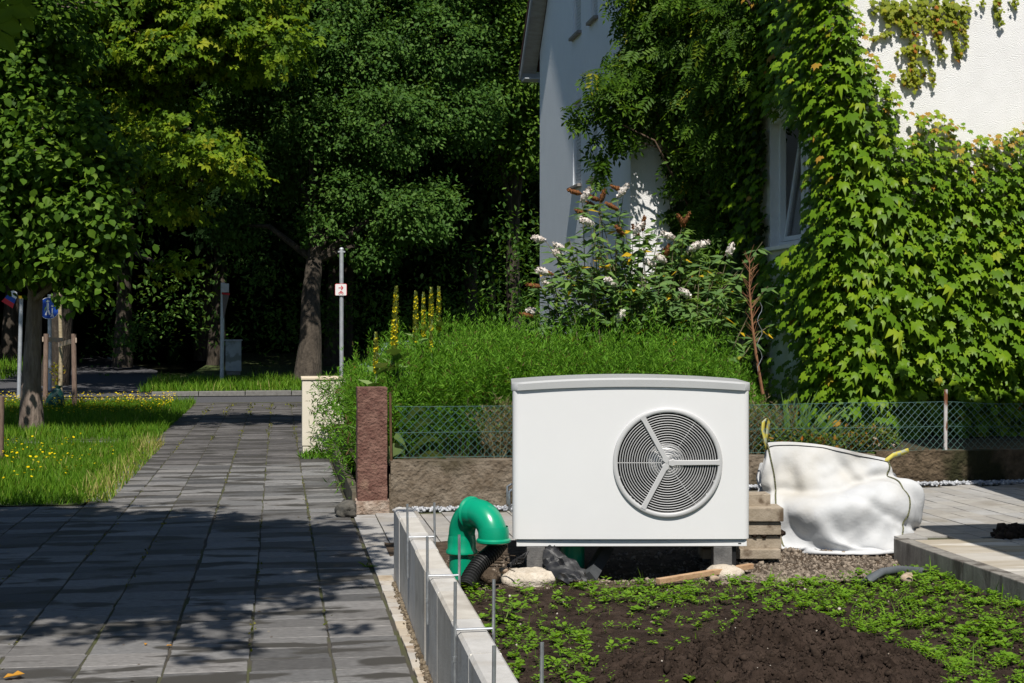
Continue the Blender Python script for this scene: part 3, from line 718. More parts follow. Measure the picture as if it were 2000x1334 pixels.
for a in (radians(0.5), radians(119), radians(241.5)):
    d = Vector((cos(a), 0, sin(a))); q = Vector((-sin(a), 0, cos(a))); sp = MB(); V = []
    for (l, w) in ((0.0, .012), (.03, .026), (.045, .017), (RO - .045, .0165), (RO - .02, .021)):
        for (ww, y) in ((-w, -.008), (-w, -.014), (-w * .75, -.0195), (w * .75, -.0195), (w, -.014), (w, -.008)): V.append(Vector((fcx, 0, fcz)) + d * l + q * ww + Vector((0, y, 0)))
    F = [(k * 6 + i, k * 6 + i + 1, k * 6 + i + 7, k * 6 + i + 6) for k in range(4) for i in range(5)]
    sp.add(V, F).build('spoke', m_ring, gr, smooth=False, local=True)
sh_ = MB(); V = []; nseg = 64
for k in range(nseg):
    a = 2 * pi * k / nseg
    for (R, y) in ((.321, .012), (.321, .26), (.02, .26)): V.append((fcx + R * cos(a), y, fcz + R * sin(a)))
F = [(k * 3 + i, ((k + 1) % nseg) * 3 + i, ((k + 1) % nseg) * 3 + i + 1, k * 3 + i + 1) for k in range(nseg) for i in range(2)]
sh_.add(V, F).build('fan_shroud', m_black, hp, smooth=True, local=True, norm=False)
hb = MB(); V = []
for (R, y) in ((.118, .2), (.116, .09), (.1, .066), (.06, .05), (.0, .045)):
    for k in range(48): a = 2 * pi * k / 48; V.append((fcx + R * cos(a), y, fcz + R * sin(a)))
hb.add(V, [(i * 48 + k, i * 48 + (k + 1) % 48, (i + 1) * 48 + (k + 1) % 48, (i + 1) * 48 + k) for i in range(4) for k in range(48)]).build('fan_hub', m_hub, hp, smooth=True, local=True)
for k in range(5):
    bl = MB(); V = []; a0 = 2 * pi * k / 5
    for i in range(7):
        R = .11 + .19 * i / 6
        for (da, y) in ((0, .1), (.75 - .1 * i / 6, .19)): V.append((fcx + R * cos(a0 + da + i * .05), y, fcz + R * sin(a0 + da + i * .05)))
    bl.add(V, [(i * 2, i * 2 + 1, i * 2 + 3, i * 2 + 2) for i in range(6)]).build('fan_blade', m_black, hp, smooth=True, local=True, norm=False)

# legs, footing and clutter under the unit
m_leg = mat('grey_block', (.085, .083, .082), (.15, .145, .14), scale=14, rough=.9, bump=.4, bscale=80)
leg_lab = ['grey concrete leg under the left front of the heat pump', 'grey concrete leg under the right front of the heat pump', 'grey concrete leg under the left rear of the heat pump, in shade', 'grey concrete leg under the right rear of the heat pump, in shade']
RM = Matrix.Translation(hc) @ Matrix.Rotation(-TH + radians(.4), 4, 'Z')
for i, (px, dy) in enumerate(((1047, .02), (1413, .02), (1047, .45), (1413, .45))):
    w_ = .058; o = MB().box(lx(px) - w_, lx(px) + w_, dy, dy + .12, -HPZ - .12, -.002, .006).build('support_leg', m_leg, None)
    o.matrix_world = RM.copy(); T(o, leg_lab[i], 'support', 'legs of the heat pump')
    if i < 2:
        o2 = MB().box(lx(px) + w_ + .002, lx(px) + w_ + .03, dy + .03, dy + .14, -HPZ - .05, -.004, .003).build('leg_shim', m_black, o, local=True)
V, F = rock_mesh(3, 4, .12); fpos = at(1044, 1148, 8.95)
V2 = V * np.array([.19, .14, .085]); V2[:, 2] = np.minimum(V2[:, 2], .05) ; V2[:, 2] += .01 * np.array([NZ(*v, 20) for v in V])
o = link('concrete_footing', npmesh('concrete_footing', V2 + np.array([fpos.x, fpos.y + .12, -.0]), F, None, True), mat('pale_concrete_blob', (.42, .36, .28), (.55, .49, .41), scale=18, rough=.95, bump=.8, bscale=60, bdist=.015))
T(o, 'rough pale concrete footing under the left leg of the heat pump', 'footing')
V2 = V * np.array([.12, .1, .06]); fp2 = at(1425, 1120, 9.2)
T(link('concrete_footing', npmesh('concrete_footing', V2 + np.array([fp2.x, fp2.y + .1, -.01]), F, None, True), MATS['pale_concrete_blob']), 'small broken concrete footing under the right leg of the heat pump', 'footing')
m_wood = mat('raw_plank', (.34, .2, .11), (.5, .34, .2), scale=5, rough=.85, bump=.3, bscale=40, stretch=(1, 6, 6))
pa, pb = gnd(1285, 1134, .01), gnd(1468, 1106, .02); d = (pb - pa); L = d.length; az = atan2(d.y, d.x)
o = MB().box(0, L, -.02, .02, -.02, .012, .003).build('wooden_plank', m_wood); o.location = pa; o.rotation_euler = (0, -.02, az); T(o, 'narrow raw wooden plank on edge under the right of the heat pump', 'plank')
# pipes
m_green = mat('green_pvc', (.0, .24, .125), (.002, .27, .145), scale=3, rough=.28, spec=.5)
gp = at(902, 1100, 9.2); ge = at(964, 1060, 8.98)
pipe = thing('drain_pipe', (gp.x, gp.y, -.05), 'thick green plastic drain pipe bent over in a hook', 'pipe')
zc = .248; dv = Vector((ge.x - gp.x, ge.y - gp.y, 0)); R = dv.length / 2; u = dv.normalized(); cen = Vector((gp.x, gp.y, zc)) + u * R
MB().tube([(gp.x, gp.y, -.2), (gp.x, gp.y, zc - .03)], .079, 28).build('upright_pipe', m_green, pipe, smooth=True)
def coll(p, d, r0, L, name):
    P = [p - d * L / 2, p - d * L * .42, p - d * L * .3, p - d * L * .2, p + d * L * .2, p + d * L * .5]
    MB().tube(P, [r0 + .006, r0 + .017, r0 + .017, r0 + .007, r0 + .007, r0 + .0015], 28, False).build(name, m_green, pipe, smooth=True)
arc = [cen + u * (-R * cos(t)) + Vector((0, 0, R * sin(t))) for t in np.linspace(0, pi, 29)]
MB().tube(arc[:15], .082, 28).build('elbow', m_green, pipe, smooth=True)
MB().tube(arc[14:] + [arc[-1] - Vector((0, 0, .012))], [.087] * 15 + [.087], 28, True).build('elbow', m_green, pipe, smooth=True)
Z = Vector((0, 0, 1))
coll(Vector((gp.x, gp.y, zc - .06)), Z, .082, .12, 'socket'); coll(arc[-1] + Z * .032, Z, .087, .1, 'socket')
tm = (arc[15] - arc[13]).normalized(); coll(arc[12], tm, .084, .085, 'socket'); 
m_corr = mat('black_corrugated', (.012, .012, .012), (.02, .02, .02), scale=8, rough=.45)
ctrl = [at(978, 1058, 9.06), at(962, 1078, 9.02), at(940, 1098, 8.97), at(922, 1122, 8.9), at(908, 1150, 8.8)]
P = []
for i in range(len(ctrl) - 1):
    p0, p1, p2, p3 = ctrl[max(0, i - 1)], ctrl[i], ctrl[i + 1], ctrl[min(len(ctrl) - 1, i + 2)]
    for t in np.linspace(0, 1, 22, endpoint=False): P.append(.5 * ((2 * p1) + (p2 - p0) * t + (2 * p0 - 5 * p1 + 4 * p2 - p3) * t * t + (3 * p1 - p0 - 3 * p2 + p3) * t ** 3))
o = MB().tube(P, [.05 + .004 * (1 if (i // 2) % 2 else -1) for i in range(len(P))], 18).build('corrugated_hose', m_corr, None, smooth=False); T(o, 'black corrugated hose coming out of the green drain pipe', 'hose')
g2 = at(1118, 1090, 9.55); o = MB().tube([(g2.x, g2.y, -.12), (g2.x, g2.y, .06), (g2.x, g2.y, .4)], .078, 24).build('drain_pipe_stub', m_green, None, smooth=True); T(o, 'second green drain pipe standing in the shade under the heat pump', 'pipe')
MB().tube([(g2.x, g2.y, -.06), (g2.x + .1, g2.y - .16, -.12)], .075, 20).build('branch', m_green, o, smooth=True)
pa, pb = at(1185, 1070, 9.7), at(1150, 1130, 9.3)
o = MB().tube([pa, pb], .05, 4).build('grey_strut', mat('dark_grey_board', (.04, .045, .05), (.07, .075, .08), scale=5, rough=.8), None); T(o, 'dark grey board leaning in the shade beneath the heat pump', 'board')
# black plastic foil and cable
V = []; n = 26; mm = 10; pA, pB = at(1075, 1080, 9.25), at(1128, 1138, 8.92)
for i in range(n + 1):
    t = i / n
    for j in range(mm + 1):
        s_ = j / mm - .5; w_ = .06 + .09 * t * (1 - t) * 2
        p = pA.lerp(pB, t) + Vector((s_ * w_ * 2, 0, .0)) + Vector((.012 * NZ(t * 5, s_ * 9, 1, 1), -.03 * abs(sin(s_ * 14 + t * 3)), .05 * (1 - 4 * s_ * s_) * (1 - t * .6) + .02 * NZ(t * 8, s_ * 7, 2, 1)))
        V.append(p)
F = [(i * (mm + 1) + j, i * (mm + 1) + j + 1, (i + 1) * (mm + 1) + j + 1, (i + 1) * (mm + 1) + j) for i in range(n) for j in range(mm)]
o = MB().add(V, F).build('plastic_foil', mat('black_foil', (.012, .012, .013), (.022, .022, .024), scale=9, rough=.32, spec=.5), None, smooth=True, norm=False); T(o, 'crumpled black plastic foil trailing from under the heat pump', 'foil')
cab = MB()
for k in range(5):
    a = at(1032 - k * 2, 1076 + k * 2, 9.2); b_ = at(985 + k * 6, 1118 - k * 5, 9.1)
    cab.tube([a, a.lerp(b_, .4) + Vector((.01, -.02, .02 * (k % 3 - 1))), a.lerp(b_, .75) + Vector((-.01, 0, .015)), b_], .006, 6)
o = cab.build('cable_bundle', m_black, None, smooth=True); T(o, 'tangle of black cables hanging at the left under the heat pump', 'cable')
tw = MB()
for k in range(16):
    a = at(random.uniform(930, 990), random.uniform(1080, 1110), random.uniform(8.95, 9.3)); b_ = a + Vector((random.uniform(-.15, .15), random.uniform(-.1, .1), random.uniform(-.03, .04)))
    tw.tube([a, b_], .003, 4)
o = tw.build('twigs', mat('twig', (.03, .02, .012), (.07, .05, .03), scale=9, rough=.9), None); o['kind'] = 'stuff'; o['label'] = 'dry dark twigs beside the green drain pipe'; o['category'] = 'twigs'
for i, (px, py, s_, r, lab) in enumerate(((984, 1113, 9.05, .03, 'small tan stone beside the black hose'), (957, 1128, 8.9, .055, 'brown clod of earth in front of the black hose'), (1395, 1130, 8.9, .03, 'small pale stone by the wooden plank'), (1772, 1130, 8.9, .045, 'pale lump of concrete at the end of the grey hose'))):
    p = at(px, py, s_); V, F = rock_mesh(11 + i, 2, .4)
    o = link('stone', npmesh('stone', V * np.array([r, r, r * .75]) + np.array(p[:]), F, None, True), mat('tan_stone%d' % i, (.3, .22, .15), (.42, .33, .25), scale=25, rough=.9, bump=.4) if i != 1 else m_dirt); T(o, lab, 'stone')
P = [gnd(1680, 1146, -.06), at(1700, 1130, 8.95), at(1722, 1118, 9.0), at(1755, 1113, 9.1), at(1800, 1116, 9.2)]
o = MB().tube(P, .026, 14).build('grey_hose', mat('grey_hose', (.06, .068, .075), (.1, .11, .12), scale=6, rough=.5), None, smooth=True); T(o, 'grey plastic hose arching out of the gravel near the edging stones', 'hose')
# stacked blocks right of the unit
m_blk = mat('tan_block', (.25, .205, .15), (.34, .285, .22), scale=12, rough=.9, bump=.4, bscale=90, stain=(.1, .07, .045), sscale=7, sthr=(.56, .66))
blk = [((1400, 1506), (965, 992), 9.72, .16, 'tan concrete block on top of the stack beside the heat pump'),
       ((1380, 1531), (992, 1019), 9.62, .24, 'wide tan concrete block second from the top of the stack'),
       ((1380, 1526), (1019.5, 1045), 9.64, .24, 'tan concrete block in the middle of the stack beside the heat pump'),
       ((1375, 1527), (1045.5, 1072), 9.66, .24, 'soil-smeared concrete block low in the stack beside the heat pump'),
       ((1372, 1525), (1072.5, 1092), 9.62, .24, 'half-buried concrete block at the bottom of the stack beside the heat pump')]
for (x0, x1), (y0, y1), s_, dp, lab in blk:
    a = at(x0, y1, s_); c_ = at(x1, y0, s_); w_ = (x1 - x0) / FP * s_
    o = MB().box(0, w_, 0, dp, 0, c_.z - a.z - .002, .006).build('concrete_block', m_blk); o.location = a; o.rotation_euler = (0, 0, -TH + random.uniform(-.05, .05)); T(o, lab, 'block', 'blocks stacked beside the heat pump')
pts = []
for _ in range(260):
    p = at(random.uniform(1470, 1527), 1046, 9.66 + random.uniform(.0, .2)); pts.append((p.x, p.y, p.z + abs(random.gauss(0, .008))))
so = pebbles('soil_on_blocks', pts, rng.gamma(2, .004, len(pts)) + .003, m_soil); so['label'] = 'dark soil spilled over the stacked concrete blocks'; so['category'] = 'soil'
# soil heap on the paving at the right edge
pts = []
for _ in range(900):
    p = gnd(1995, 1047, .14); x = p.x + random.gauss(.05, .1); y = p.y + random.gauss(0, .06); h = .055 * math.exp(-((x - p.x) / .22) ** 2) ; pts.append((x, y, .14 + random.uniform(0, 1) * h))
so = pebbles('soil_heap', pts, rng.gamma(2, .006, len(pts)) + .004, MATS['soil_clod']); so['label'] = 'little heap of dark soil on the paving at the right'; so['category'] = 'soil'

# ------------------------------------------------------------------ big white bag
m_bag = mat('white_woven', (.47, .48, .49), (.51, .515, .52), scale=5, rough=.75, bump=.3, bscale=45, spec=.15, stain=(.44, .42, .38), sscale=1.6, sthr=(.56, .75), bdist=.008)
bag_c = at(1650, 1066, 10.35)
bag = thing('bulk_bag', (bag_c.x, bag_c.y, .022), 'large slumped white woven bulk bag with yellow lifting loops', 'bag', rz=-TH)
# woven cloth tube relaxed over its heap of filling: corners of the hem are held by the stiff loops
def relax_bag():
    nu, nv = 132, 52; r_ = np.random.default_rng(3)
    hx, hy, H = .455, .385, 1.16; per = 4 * (hx + hy)
    U = np.zeros((nu, 2)); corner = {}
    for i in range(nu):
        d = per * i / nu
        if d < 2 * hx: U[i] = (-hx + d, -hy)
        elif d < 2 * hx + 2 * hy: U[i] = (hx, -hy + d - 2 * hx)
        elif d < 4 * hx + 2 * hy: U[i] = (hx - (d - 2 * hx - 2 * hy), hy)
        else: U[i] = (-hx, hy - (d - 4 * hx - 2 * hy))
    c0, c1, c2, c3 = 0, round(nu * 2 * hx / per), round(nu * .5), round(nu * (4 * hx + 2 * hy) / per)
    V = np.linspace(0, 1, nv)
    X = np.zeros((nu, nv, 3)); X[:, :, :2] = U[:, None] * (1 + .02 * np.sin(V * 9))[None, :, None]; X[:, :, 2] = V[None] * H
    X += r_.normal(0, .006, X.shape); low = r_.normal(0, 1, (nu // 6 + 1, nv // 6 + 1))
    X[:, :, 1] += .05 * np.repeat(np.repeat(low, 6, 0), 6, 1)[:nu, :nv]
    du, dv = per / nu, H / (nv - 1); dd = sqrt(du * du + dv * dv)
    W_ = np.ones((nu, nv)); W_[:, 0] = 0
    tgt = {c2: (.42, .3, .47), c3: (-.56, .2, .55)}
    for i in range(c0, c1 + 1):
        u = (i - c0) / (c1 - c0); tgt[i] = (-.565 + .85 * u, -.12 + .04 * u + .035 * sin(u * 6.5) + .02 * sin(u * 15), .715 - .03 * u - .075 * u ** 2.2 + .012 * sin(u * 5))
    for i in range(c2 + 1, c3):
        u = (i - c2) / (c3 - c2); tgt[i] = (.42 - .98 * u, .3 - .1 * u + .04 * sin(u * 9), .47 + .08 * u - .04 * sin(pi * u))
    pins = [(k, np.array(t)) for k, t in tgt.items()]
    for k, _ in pins: W_[k, nv - 1] = 0
    start = {k: X[k, nv - 1].copy() for k, _ in pins}; P_ = X.copy()
    cen = np.array([.0, 0, .185]); ax = np.array([.45, .395, .215]); e = 3.0
    def con(a, b, wa, wb, L, st):
        d = b - a; l = np.linalg.norm(d, axis=-1, keepdims=True); w = (wa + wb)[..., None]; w[w == 0] = 1
        c = st * (l - L) / np.maximum(l, 1e-6) / w * d; a += wa[..., None] * c; b -= wb[..., None] * c
    def hor(off, par, L, st):
        idx = np.arange(par, nu, 2 * off)[:nu // (2 * off)] if off == 1 else np.array([i for i in range(nu) if (i // 2) % 2 == par])
        j = (idx + off) % nu; a, b = X[idx], X[j]; con(a, b, W_[idx], W_[j], L, st); X[idx] = a; X[j] = b
    def ver(off, par, L, st):
        idx = np.array([i for i in range(nv - off) if (i // off) % 2 == par]); j = idx + off
        a, b = X[:, idx], X[:, j]; con(a, b, W_[:, idx], W_[:, j], L, st); X[:, idx] = a; X[:, j] = b
    def dia(su, par, L, st):
        idx = np.arange(par, nv - 1, 2); a = X[:, idx]; b = np.roll(X, -su, 0)[:, idx + 1]; con(a, b, W_[:, idx], np.roll(W_, -su, 0)[:, idx + 1], L, st)
        X[:, idx] = a; X[:, idx + 1] = np.roll(b, su, 0)
    N = 190
    for it in range(N):
        vel = (X - P_) * .955; P_ = X.copy(); P0 = X.copy(); X = X + W_[..., None] * (vel + np.array([0, -.00012, -.0006]))
        f = min(1, it / 110)
        for k, t in pins: X[k, nv - 1] = start[k] * (1 - f) + t * f
        for _ in range(5):
            for p in (0, 1): hor(1, p, du, 1.0); ver(1, p, dv, 1.0)
            for p in (0, 1): dia(1, p, dd, .6); dia(-1, p, dd, .6)
            for p in (0, 1): hor(2, p, 2 * du, .05); ver(2, p, 2 * dv, .05)
        q = X - cen; a_ = ax * np.array([1, 1, 1]); qq = q.copy(); qq[..., 2] += .16 * np.maximum(0, q[..., 0]) ** 1.3
        g = (np.abs(qq / a_) ** e).sum(-1) ** (1 / e); ins = (g < 1) & (W_ > 0); sc_ = np.where(ins, 1 / np.maximum(g, .2), 1); X = np.where(ins[..., None], cen + q * sc_[..., None], X)
        dq = X - P0; nn = q / np.maximum(np.linalg.norm(q, axis=-1, keepdims=True), 1e-6); tg = dq - (dq * nn).sum(-1, keepdims=True) * nn
        X = np.where(ins[..., None], X - (.85 if it > 25 else .3) * tg, X)
        X[..., 2] = np.maximum(X[..., 2], .004)
        P_ = np.where(ins[..., None], X, P_)
    # the filled part bulges out under the collar and the slack cloth creases
    def lap(A, k):
        A = A.copy()
        for _ in range(k):
            B = A.copy(); B[:, 1:-1] = .5 * A[:, 1:-1] + .125 * (np.roll(A, 1, 0) + np.roll(A, -1, 0))[:, 1:-1] + .125 * (A[:, 2:] + A[:, :-2]); A = B
        return A
    X = lap(X, 3); G = lap(X, 60); NN = np.zeros_like(G)
    NN[:, 1:-1] = np.cross((np.roll(G, -1, 0) - np.roll(G, 1, 0))[:, 1:-1], G[:, 2:] - G[:, :-2]); NN /= np.maximum(np.linalg.norm(NN, axis=-1, keepdims=True), 1e-9)
    for i in range(nu):
        for j in range(1, nv - 1):
            x, y, z = X[i, j]; nrm_ = NN[i, j]
            k = min(1, j / 5, (nv - 1 - j) / 5); zc = .34 + .12 * (x + .57) / .85 + .02 * sin(x * 9); d = z - zc
            f = .10 * math.exp(-((d + .12) / .11) ** 2) - .05 * math.exp(-((d - .02) / .035) ** 2)
            f -= .03 * math.exp(-((z - .27 + .42 * (x - .12)) / .022) ** 2) * (x > -.12)
            a = x * .8 + z * .6; b_ = z * .8 - x * .6
            rdg = lambda p: 1 - 2.2 * abs(mnoise.noise(p))
            f += (.017 if d > 0 else .009) * rdg(Vector((a * 3.2, y * 3, b_ * 8.5))) + .007 * rdg(Vector((a * 11 + 4, y * 9, b_ * 6))) + .003 * rdg(Vector((a * 9 + 4, y * 9, b_ * 24)))
            f -= .045 * math.exp(-(((x + .05) / .13) ** 2 + ((z - zc - .13) / .06) ** 2)) + .035 * math.exp(-(((x + .4) / .06) ** 2 + ((z - zc - .1) / .1) ** 2))
            X[i, j] += nrm_ * f * k
    X[..., 2] = np.maximum(X[..., 2], .004)
    return X, (c0, c1, c2, c3)
BX, BC = relax_bag(); nu, nv = BX.shape[:2]
F = [(i * nv + j, ((i + 1) % nu) * nv + j, ((i + 1) % nu) * nv + j + 1, i * nv + j + 1) for i in range(nu) for j in range(nv - 1)]
body = link('bag_fabric', npmesh('bag_fabric', BX.reshape(-1, 3), F, None, True), m_bag, bag, True)
body.modifiers.new('smooth', 'SUBSURF').render_levels = 1
fil = superell(.41, .34, .17, .6, .6, 48, 24, lambda p: (p.x + .03, p.y, max(.003, p.z + .17 - .16 * max(0, p.x) ** 1.3))); fil.build('filling', MATS['sandy_dirt'], bag, smooth=True, local=True)
m_strap = mat('yellow_strap', (.4, .34, .05), (.5, .44, .09), scale=8, rough=.7, stain=(.3, .32, .22), sscale=22, sthr=(.5, .55))
m_stitch = mat('dark_stitch', (.03, .035, .025), (.16, .16, .08), scale=150, rough=.8, lo=.48, hi=.52)
def ribbon(P, w, name, m, side=Vector((1, 0, 0))):
    V = []
    for p in P: p = Vector(p); V += [p - side * w / 2, p + side * w / 2]
    o = MB().add(V, [(2 * i, 2 * i + 1, 2 * i + 3, 2 * i + 2) for i in range(len(P) - 1)]).build(name, m, bag, local=True, norm=False, smooth=True)
    md = o.modifiers.new('thick', 'SOLIDIFY'); md.thickness = .005; md.offset = 0; return o
def cl(i, j, out=.006):
    p = BX[i % nu, j]; n = np.cross(BX[(i + 1) % nu, j] - BX[i - 1, j], BX[i % nu, min(nv - 1, j + 1)] - BX[i % nu, j - 1]); n = n / max(1e-6, np.linalg.norm(n)); return Vector(p + n * out)
for k, ci_ in enumerate(BC[:2]):
    MB().tube([cl(ci_, j, .003) for j in range(nv - 1, 20, -1)], .006, 6).build('seam', m_stitch, bag, local=True, smooth=True)
MB().tube([cl(BC[0] + i, nv - 2, .0015) for i in range(BC[1] - BC[0] + 1)], .0035, 5).build('hem_stitch', m_black, bag, local=True, smooth=True)
MB().tube([cl(BC[1] + i, nv - 2, .0015) for i in range(BC[2] - BC[1] + 1)], .0035, 5).build('hem_stitch', m_black, bag, local=True, smooth=True)
h0 = Vector(BX[BC[0], nv - 1]); h1 = Vector(BX[BC[1], nv - 1])
lp = [h0 + Vector(v) for v in ((0, -.004, -.05), (-.012, -.006, .02), (-.028, 0, .09), (-.02, .01, .145), (.005, .03, .165), (.022, .05, .14), (.012, .045, .07), (.004, .03, .0))]
ribbon(lp, .026, 'lifting_loop', m_strap, Vector((.85, .5, 0)))
lp = [h1 + Vector(v) for v in ((-.05, -.02, -.07), (-.015, -.012, -.01), (.04, -.006, .03), (.1, 0, .045), (.145, .01, .06), (.13, .035, .04), (.06, .05, .02), (.01, .05, -.01))]
ribbon(lp, .028, 'lifting_loop', m_strap, Vector((-.25, .2, .95)).normalized())
# ------------------------------------------------------------------ street furniture
m_post = mat('grey_post', (.36, .38, .4), (.46, .48, .5), scale=12, rough=.5, metal=.4)
m_cream = mat('cream_box', (.62, .565, .45), (.67, .61, .5), scale=3, rough=.6, bump=.05, stain=(.5, .45, .36), sscale=2, sthr=(.58, .75))
c0 = at(590, 888, 17.7); x0 = c0.x; yb = c0.y
cab_ = thing('utility_cabinet', (x0 + .3, yb, 0), 'cream utility cabinet half hidden by weeds beside the footpath', 'cabinet')
MB().box(x0, x0 + .62, yb, yb + .34, .1, .885, .012).build('body', m_cream, cab_)
MB().box(x0 + .008, x0 + .612, yb + .006, yb + .334, -.05, .094, .004).build('plinth', m_cream, cab_)
MB().box(x0 - .012, x0 + .632, yb - .014, yb + .352, .888, .925, .01).build('lid', mat('cream_lid', (.6, .5, .36), (.64, .55, .41), scale=4, rough=.6), cab_)
MB().box(x0 + .46, x0 + .5, yb - .004, yb + .001, .45, .53).build('lock', m_post, cab_)
def pole(name, px, py_top, s, r, label, dxt=0, zb=0.0, m=None):
    b = at(px, HZ, s); t = at(px + dxt, py_top, s)
    o = thing(name, (b.x, b.y, zb), label, 'sign post' if 'sign' in name else 'post')
    MB().tube([(b.x, b.y, zb - .1), (t.x, t.y, t.z)], r, 12).build('pole', m or m_post, o, smooth=True); return o, b, t
# diversion sign
s_ = 26.0; o, b_, t_ = pole('sign_post', 667, 487, s_, .036, 'grey post with small white bicycle diversion sign with red arrow')
MB().tube([(t_.x, t_.y, t_.z), (t_.x, t_.y, t_.z + .02), (t_.x, t_.y, t_.z + .035)], [.04, .034, .012], 12).build('cap', m_post, o, smooth=True)
MB().box(t_.x - .062, t_.x + .062, t_.y - .03, t_.y + .03, t_.z - .055, t_.z - .03).build('clamp', m_post, o)
sc_ = at(666.5, 566, s_); q = Vector((CT, -ST, 0)); nrm = Vector((-ST, -CT, 0))
def plate(center, w, h, m, name, parent, off=0.0, r=.02, th=.004):
    P = []; c = Vector(center) + nrm * off
    for (sx, sz) in ((-1, -1), (1, -1), (1, 1), (-1, 1)):
        for k in range(5):
            a = atan2(sz, sx) + (k - 2) / 4 * (pi / 2); P.append((sx * (w / 2 - r) + r * cos(a), sz * (h / 2 - r) + r * sin(a)))
    n = len(P); V = [c + q * x + Vector((0, 0, z)) + nrm * th for x, z in P] + [c + q * x + Vector((0, 0, z)) for x, z in P]
    F = [tuple(range(n)), tuple(reversed(range(n, 2 * n)))] + [(i, i + n, (i + 1) % n + n, (i + 1) % n) for i in range(n)]
    return MB().add(V, F).build(name, m, parent)
m_signw = mat('sign_white', (.7, .69, .68), (.74, .73, .72), scale=4, rough=.5); m_signr = mat('sign_red', (.55, .02, .03), (.6, .03, .04), scale=4, rough=.5)
pl = plate(sc_, .205, .21, m_signr, 'sign_plate', o, .045); plate(sc_, .192, .197, m_signw, 'face', pl, .0505, .016)
def glyph(polys, name, parent, c, off=.0566, m=m_signr):
    b = MB()
    for P in polys:
        n = len(P); V = [Vector(c) + q * x + Vector((0, 0, z)) + nrm * (off + .002) for x, z in P] + [Vector(c) + q * x + Vector((0, 0, z)) + nrm * off for x, z in P]
        b.add(V, [tuple(range(n)), tuple(reversed(range(n, 2 * n)))] + [(i, i + n, (i + 1) % n + n, (i + 1) % n) for i in range(n)])
    return b.build(name, m, parent)
glyph([[(-.04, .028), (.018, .028), (.018, .04), (-.04, .04)], [(.0, .066), (.012, .074), (.045, .034), (.012, -.006), (.0, .002), (.026, .034)]], 'arrow', pl, sc_)
def ringpoly(cx, cz, r, w, n=14):
    return [[(cx + (r - w) * cos(a0), cz + (r - w) * sin(a0)), (cx + r * cos(a0), cz + r * sin(a0)), (cx + r * cos(a1), cz + r * sin(a1)), (cx + (r - w) * cos(a1), cz + (r - w) * sin(a1))] for a0, a1 in ((2 * pi * k / n, 2 * pi * (k + 1) / n) for k in range(n))]
def bar(x0, z0, x1, z1, w):
    d = Vector((x1 - x0, z1 - z0)).normalized() * w / 2; return [(x0 - d.y, z0 + d.x), (x0 + d.y, z0 - d.x), (x1 + d.y, z1 - d.x), (x1 - d.y, z1 + d.x)]
glyph(ringpoly(-.024, -.062, .019, .005) + ringpoly(.028, -.062, .019, .005) + [bar(-.024, -.062, -.01, -.03, .006), bar(-.01, -.03, .018, -.032, .006), bar(.018, -.032, .028, -.062, .006), bar(-.01, -.036, .004, -.062, .006), bar(.004, -.062, .018, -.032, .006), bar(-.018, -.026, -.004, -.026, .006), bar(.012, -.022, .024, -.022, .006)], 'bicycle_symbol', pl, sc_)
# edge-on triangular sign
s_ = 36.3; o, b_, t_ = pole('sign_post', 433, 552, s_, .05, 'pale grey post with triangular sign seen nearly edge-on at the forest edge', 2, .1)
MB().box(t_.x - .04, t_.x + .15, t_.y - .06, t_.y + .06, t_.z - .24, t_.z - .02, .01).build('sensor_box', m_post, o)
a, b2_, c_ = at(434.5, 574, s_ - .08), at(447, 576, s_ - .3), at(436.5, 622, s_ - .1)
n_ = (b2_ - a).cross(c_ - a).normalized() * .012
MB().add([a, b2_, c_, a + n_, b2_ + n_, c_ + n_], [(0, 1, 2), (5, 4, 3), (0, 3, 4, 1), (1, 4, 5, 2), (2, 5, 3, 0)]).build('triangular_plate', mat('sign_back', (.12, .1, .1), (.16, .13, .13), scale=5, rough=.6), o)
a2, b22 = at(434.5, 573, s_ - .1), at(447.2, 574.5, s_ - .32); MB().tube([a2, b22], .025, 6).build('red_edge', m_signr, o)
# blue round sign
s_ = 34.2; o, b_, t_ = pole('sign_post', 97, 575, s_, .045, 'round blue cycle and foot path sign behind the sapling', 0, .1)
cB = at(97, 602, s_); m_blue = mat('sign_blue', (.008, .05, .3), (.012, .07, .36), scale=4, rough=.45)
def disc(r, th, off, m, name, parent, c=cB):
    P = [(r * cos(2 * pi * k / 36), r * sin(2 * pi * k / 36)) for k in range(36)]
    b = MB(); V = [Vector(c) + q * x + Vector((0, 0, z)) + nrm * (off + th) for x, z in P] + [Vector(c) + q * x + Vector((0, 0, z)) + nrm * off for x, z in P]
    return b.add(V, [tuple(range(36)), tuple(reversed(range(36, 72)))] + [(i, i + 36, (i + 1) % 36 + 36, (i + 1) % 36) for i in range(36)]).build(name, m, parent)
dp = disc(.25, .006, .06, m_signw, 'sign_plate', o); disc(.238, .004, .067, m_blue, 'blue_face', dp)
glyph([[(-.06, .16), (-.02, .2), (.02, .16), (-.02, .12)], bar(-.02, .12, -.02, -.02, .05), bar(-.02, -.02, -.07, -.16, .035), bar(-.02, -.02, .03, -.15, .035), bar(.08, .0, .08, -.12, .03), [(.05, .05), (.08, .08), (.11, .05), (.08, .02)], bar(.08, -.12, .11, -.2, .025), bar(.08, -.12, .05, -.2, .025)], 'pedestrian_symbol', dp, cB, .0725, m_signw)
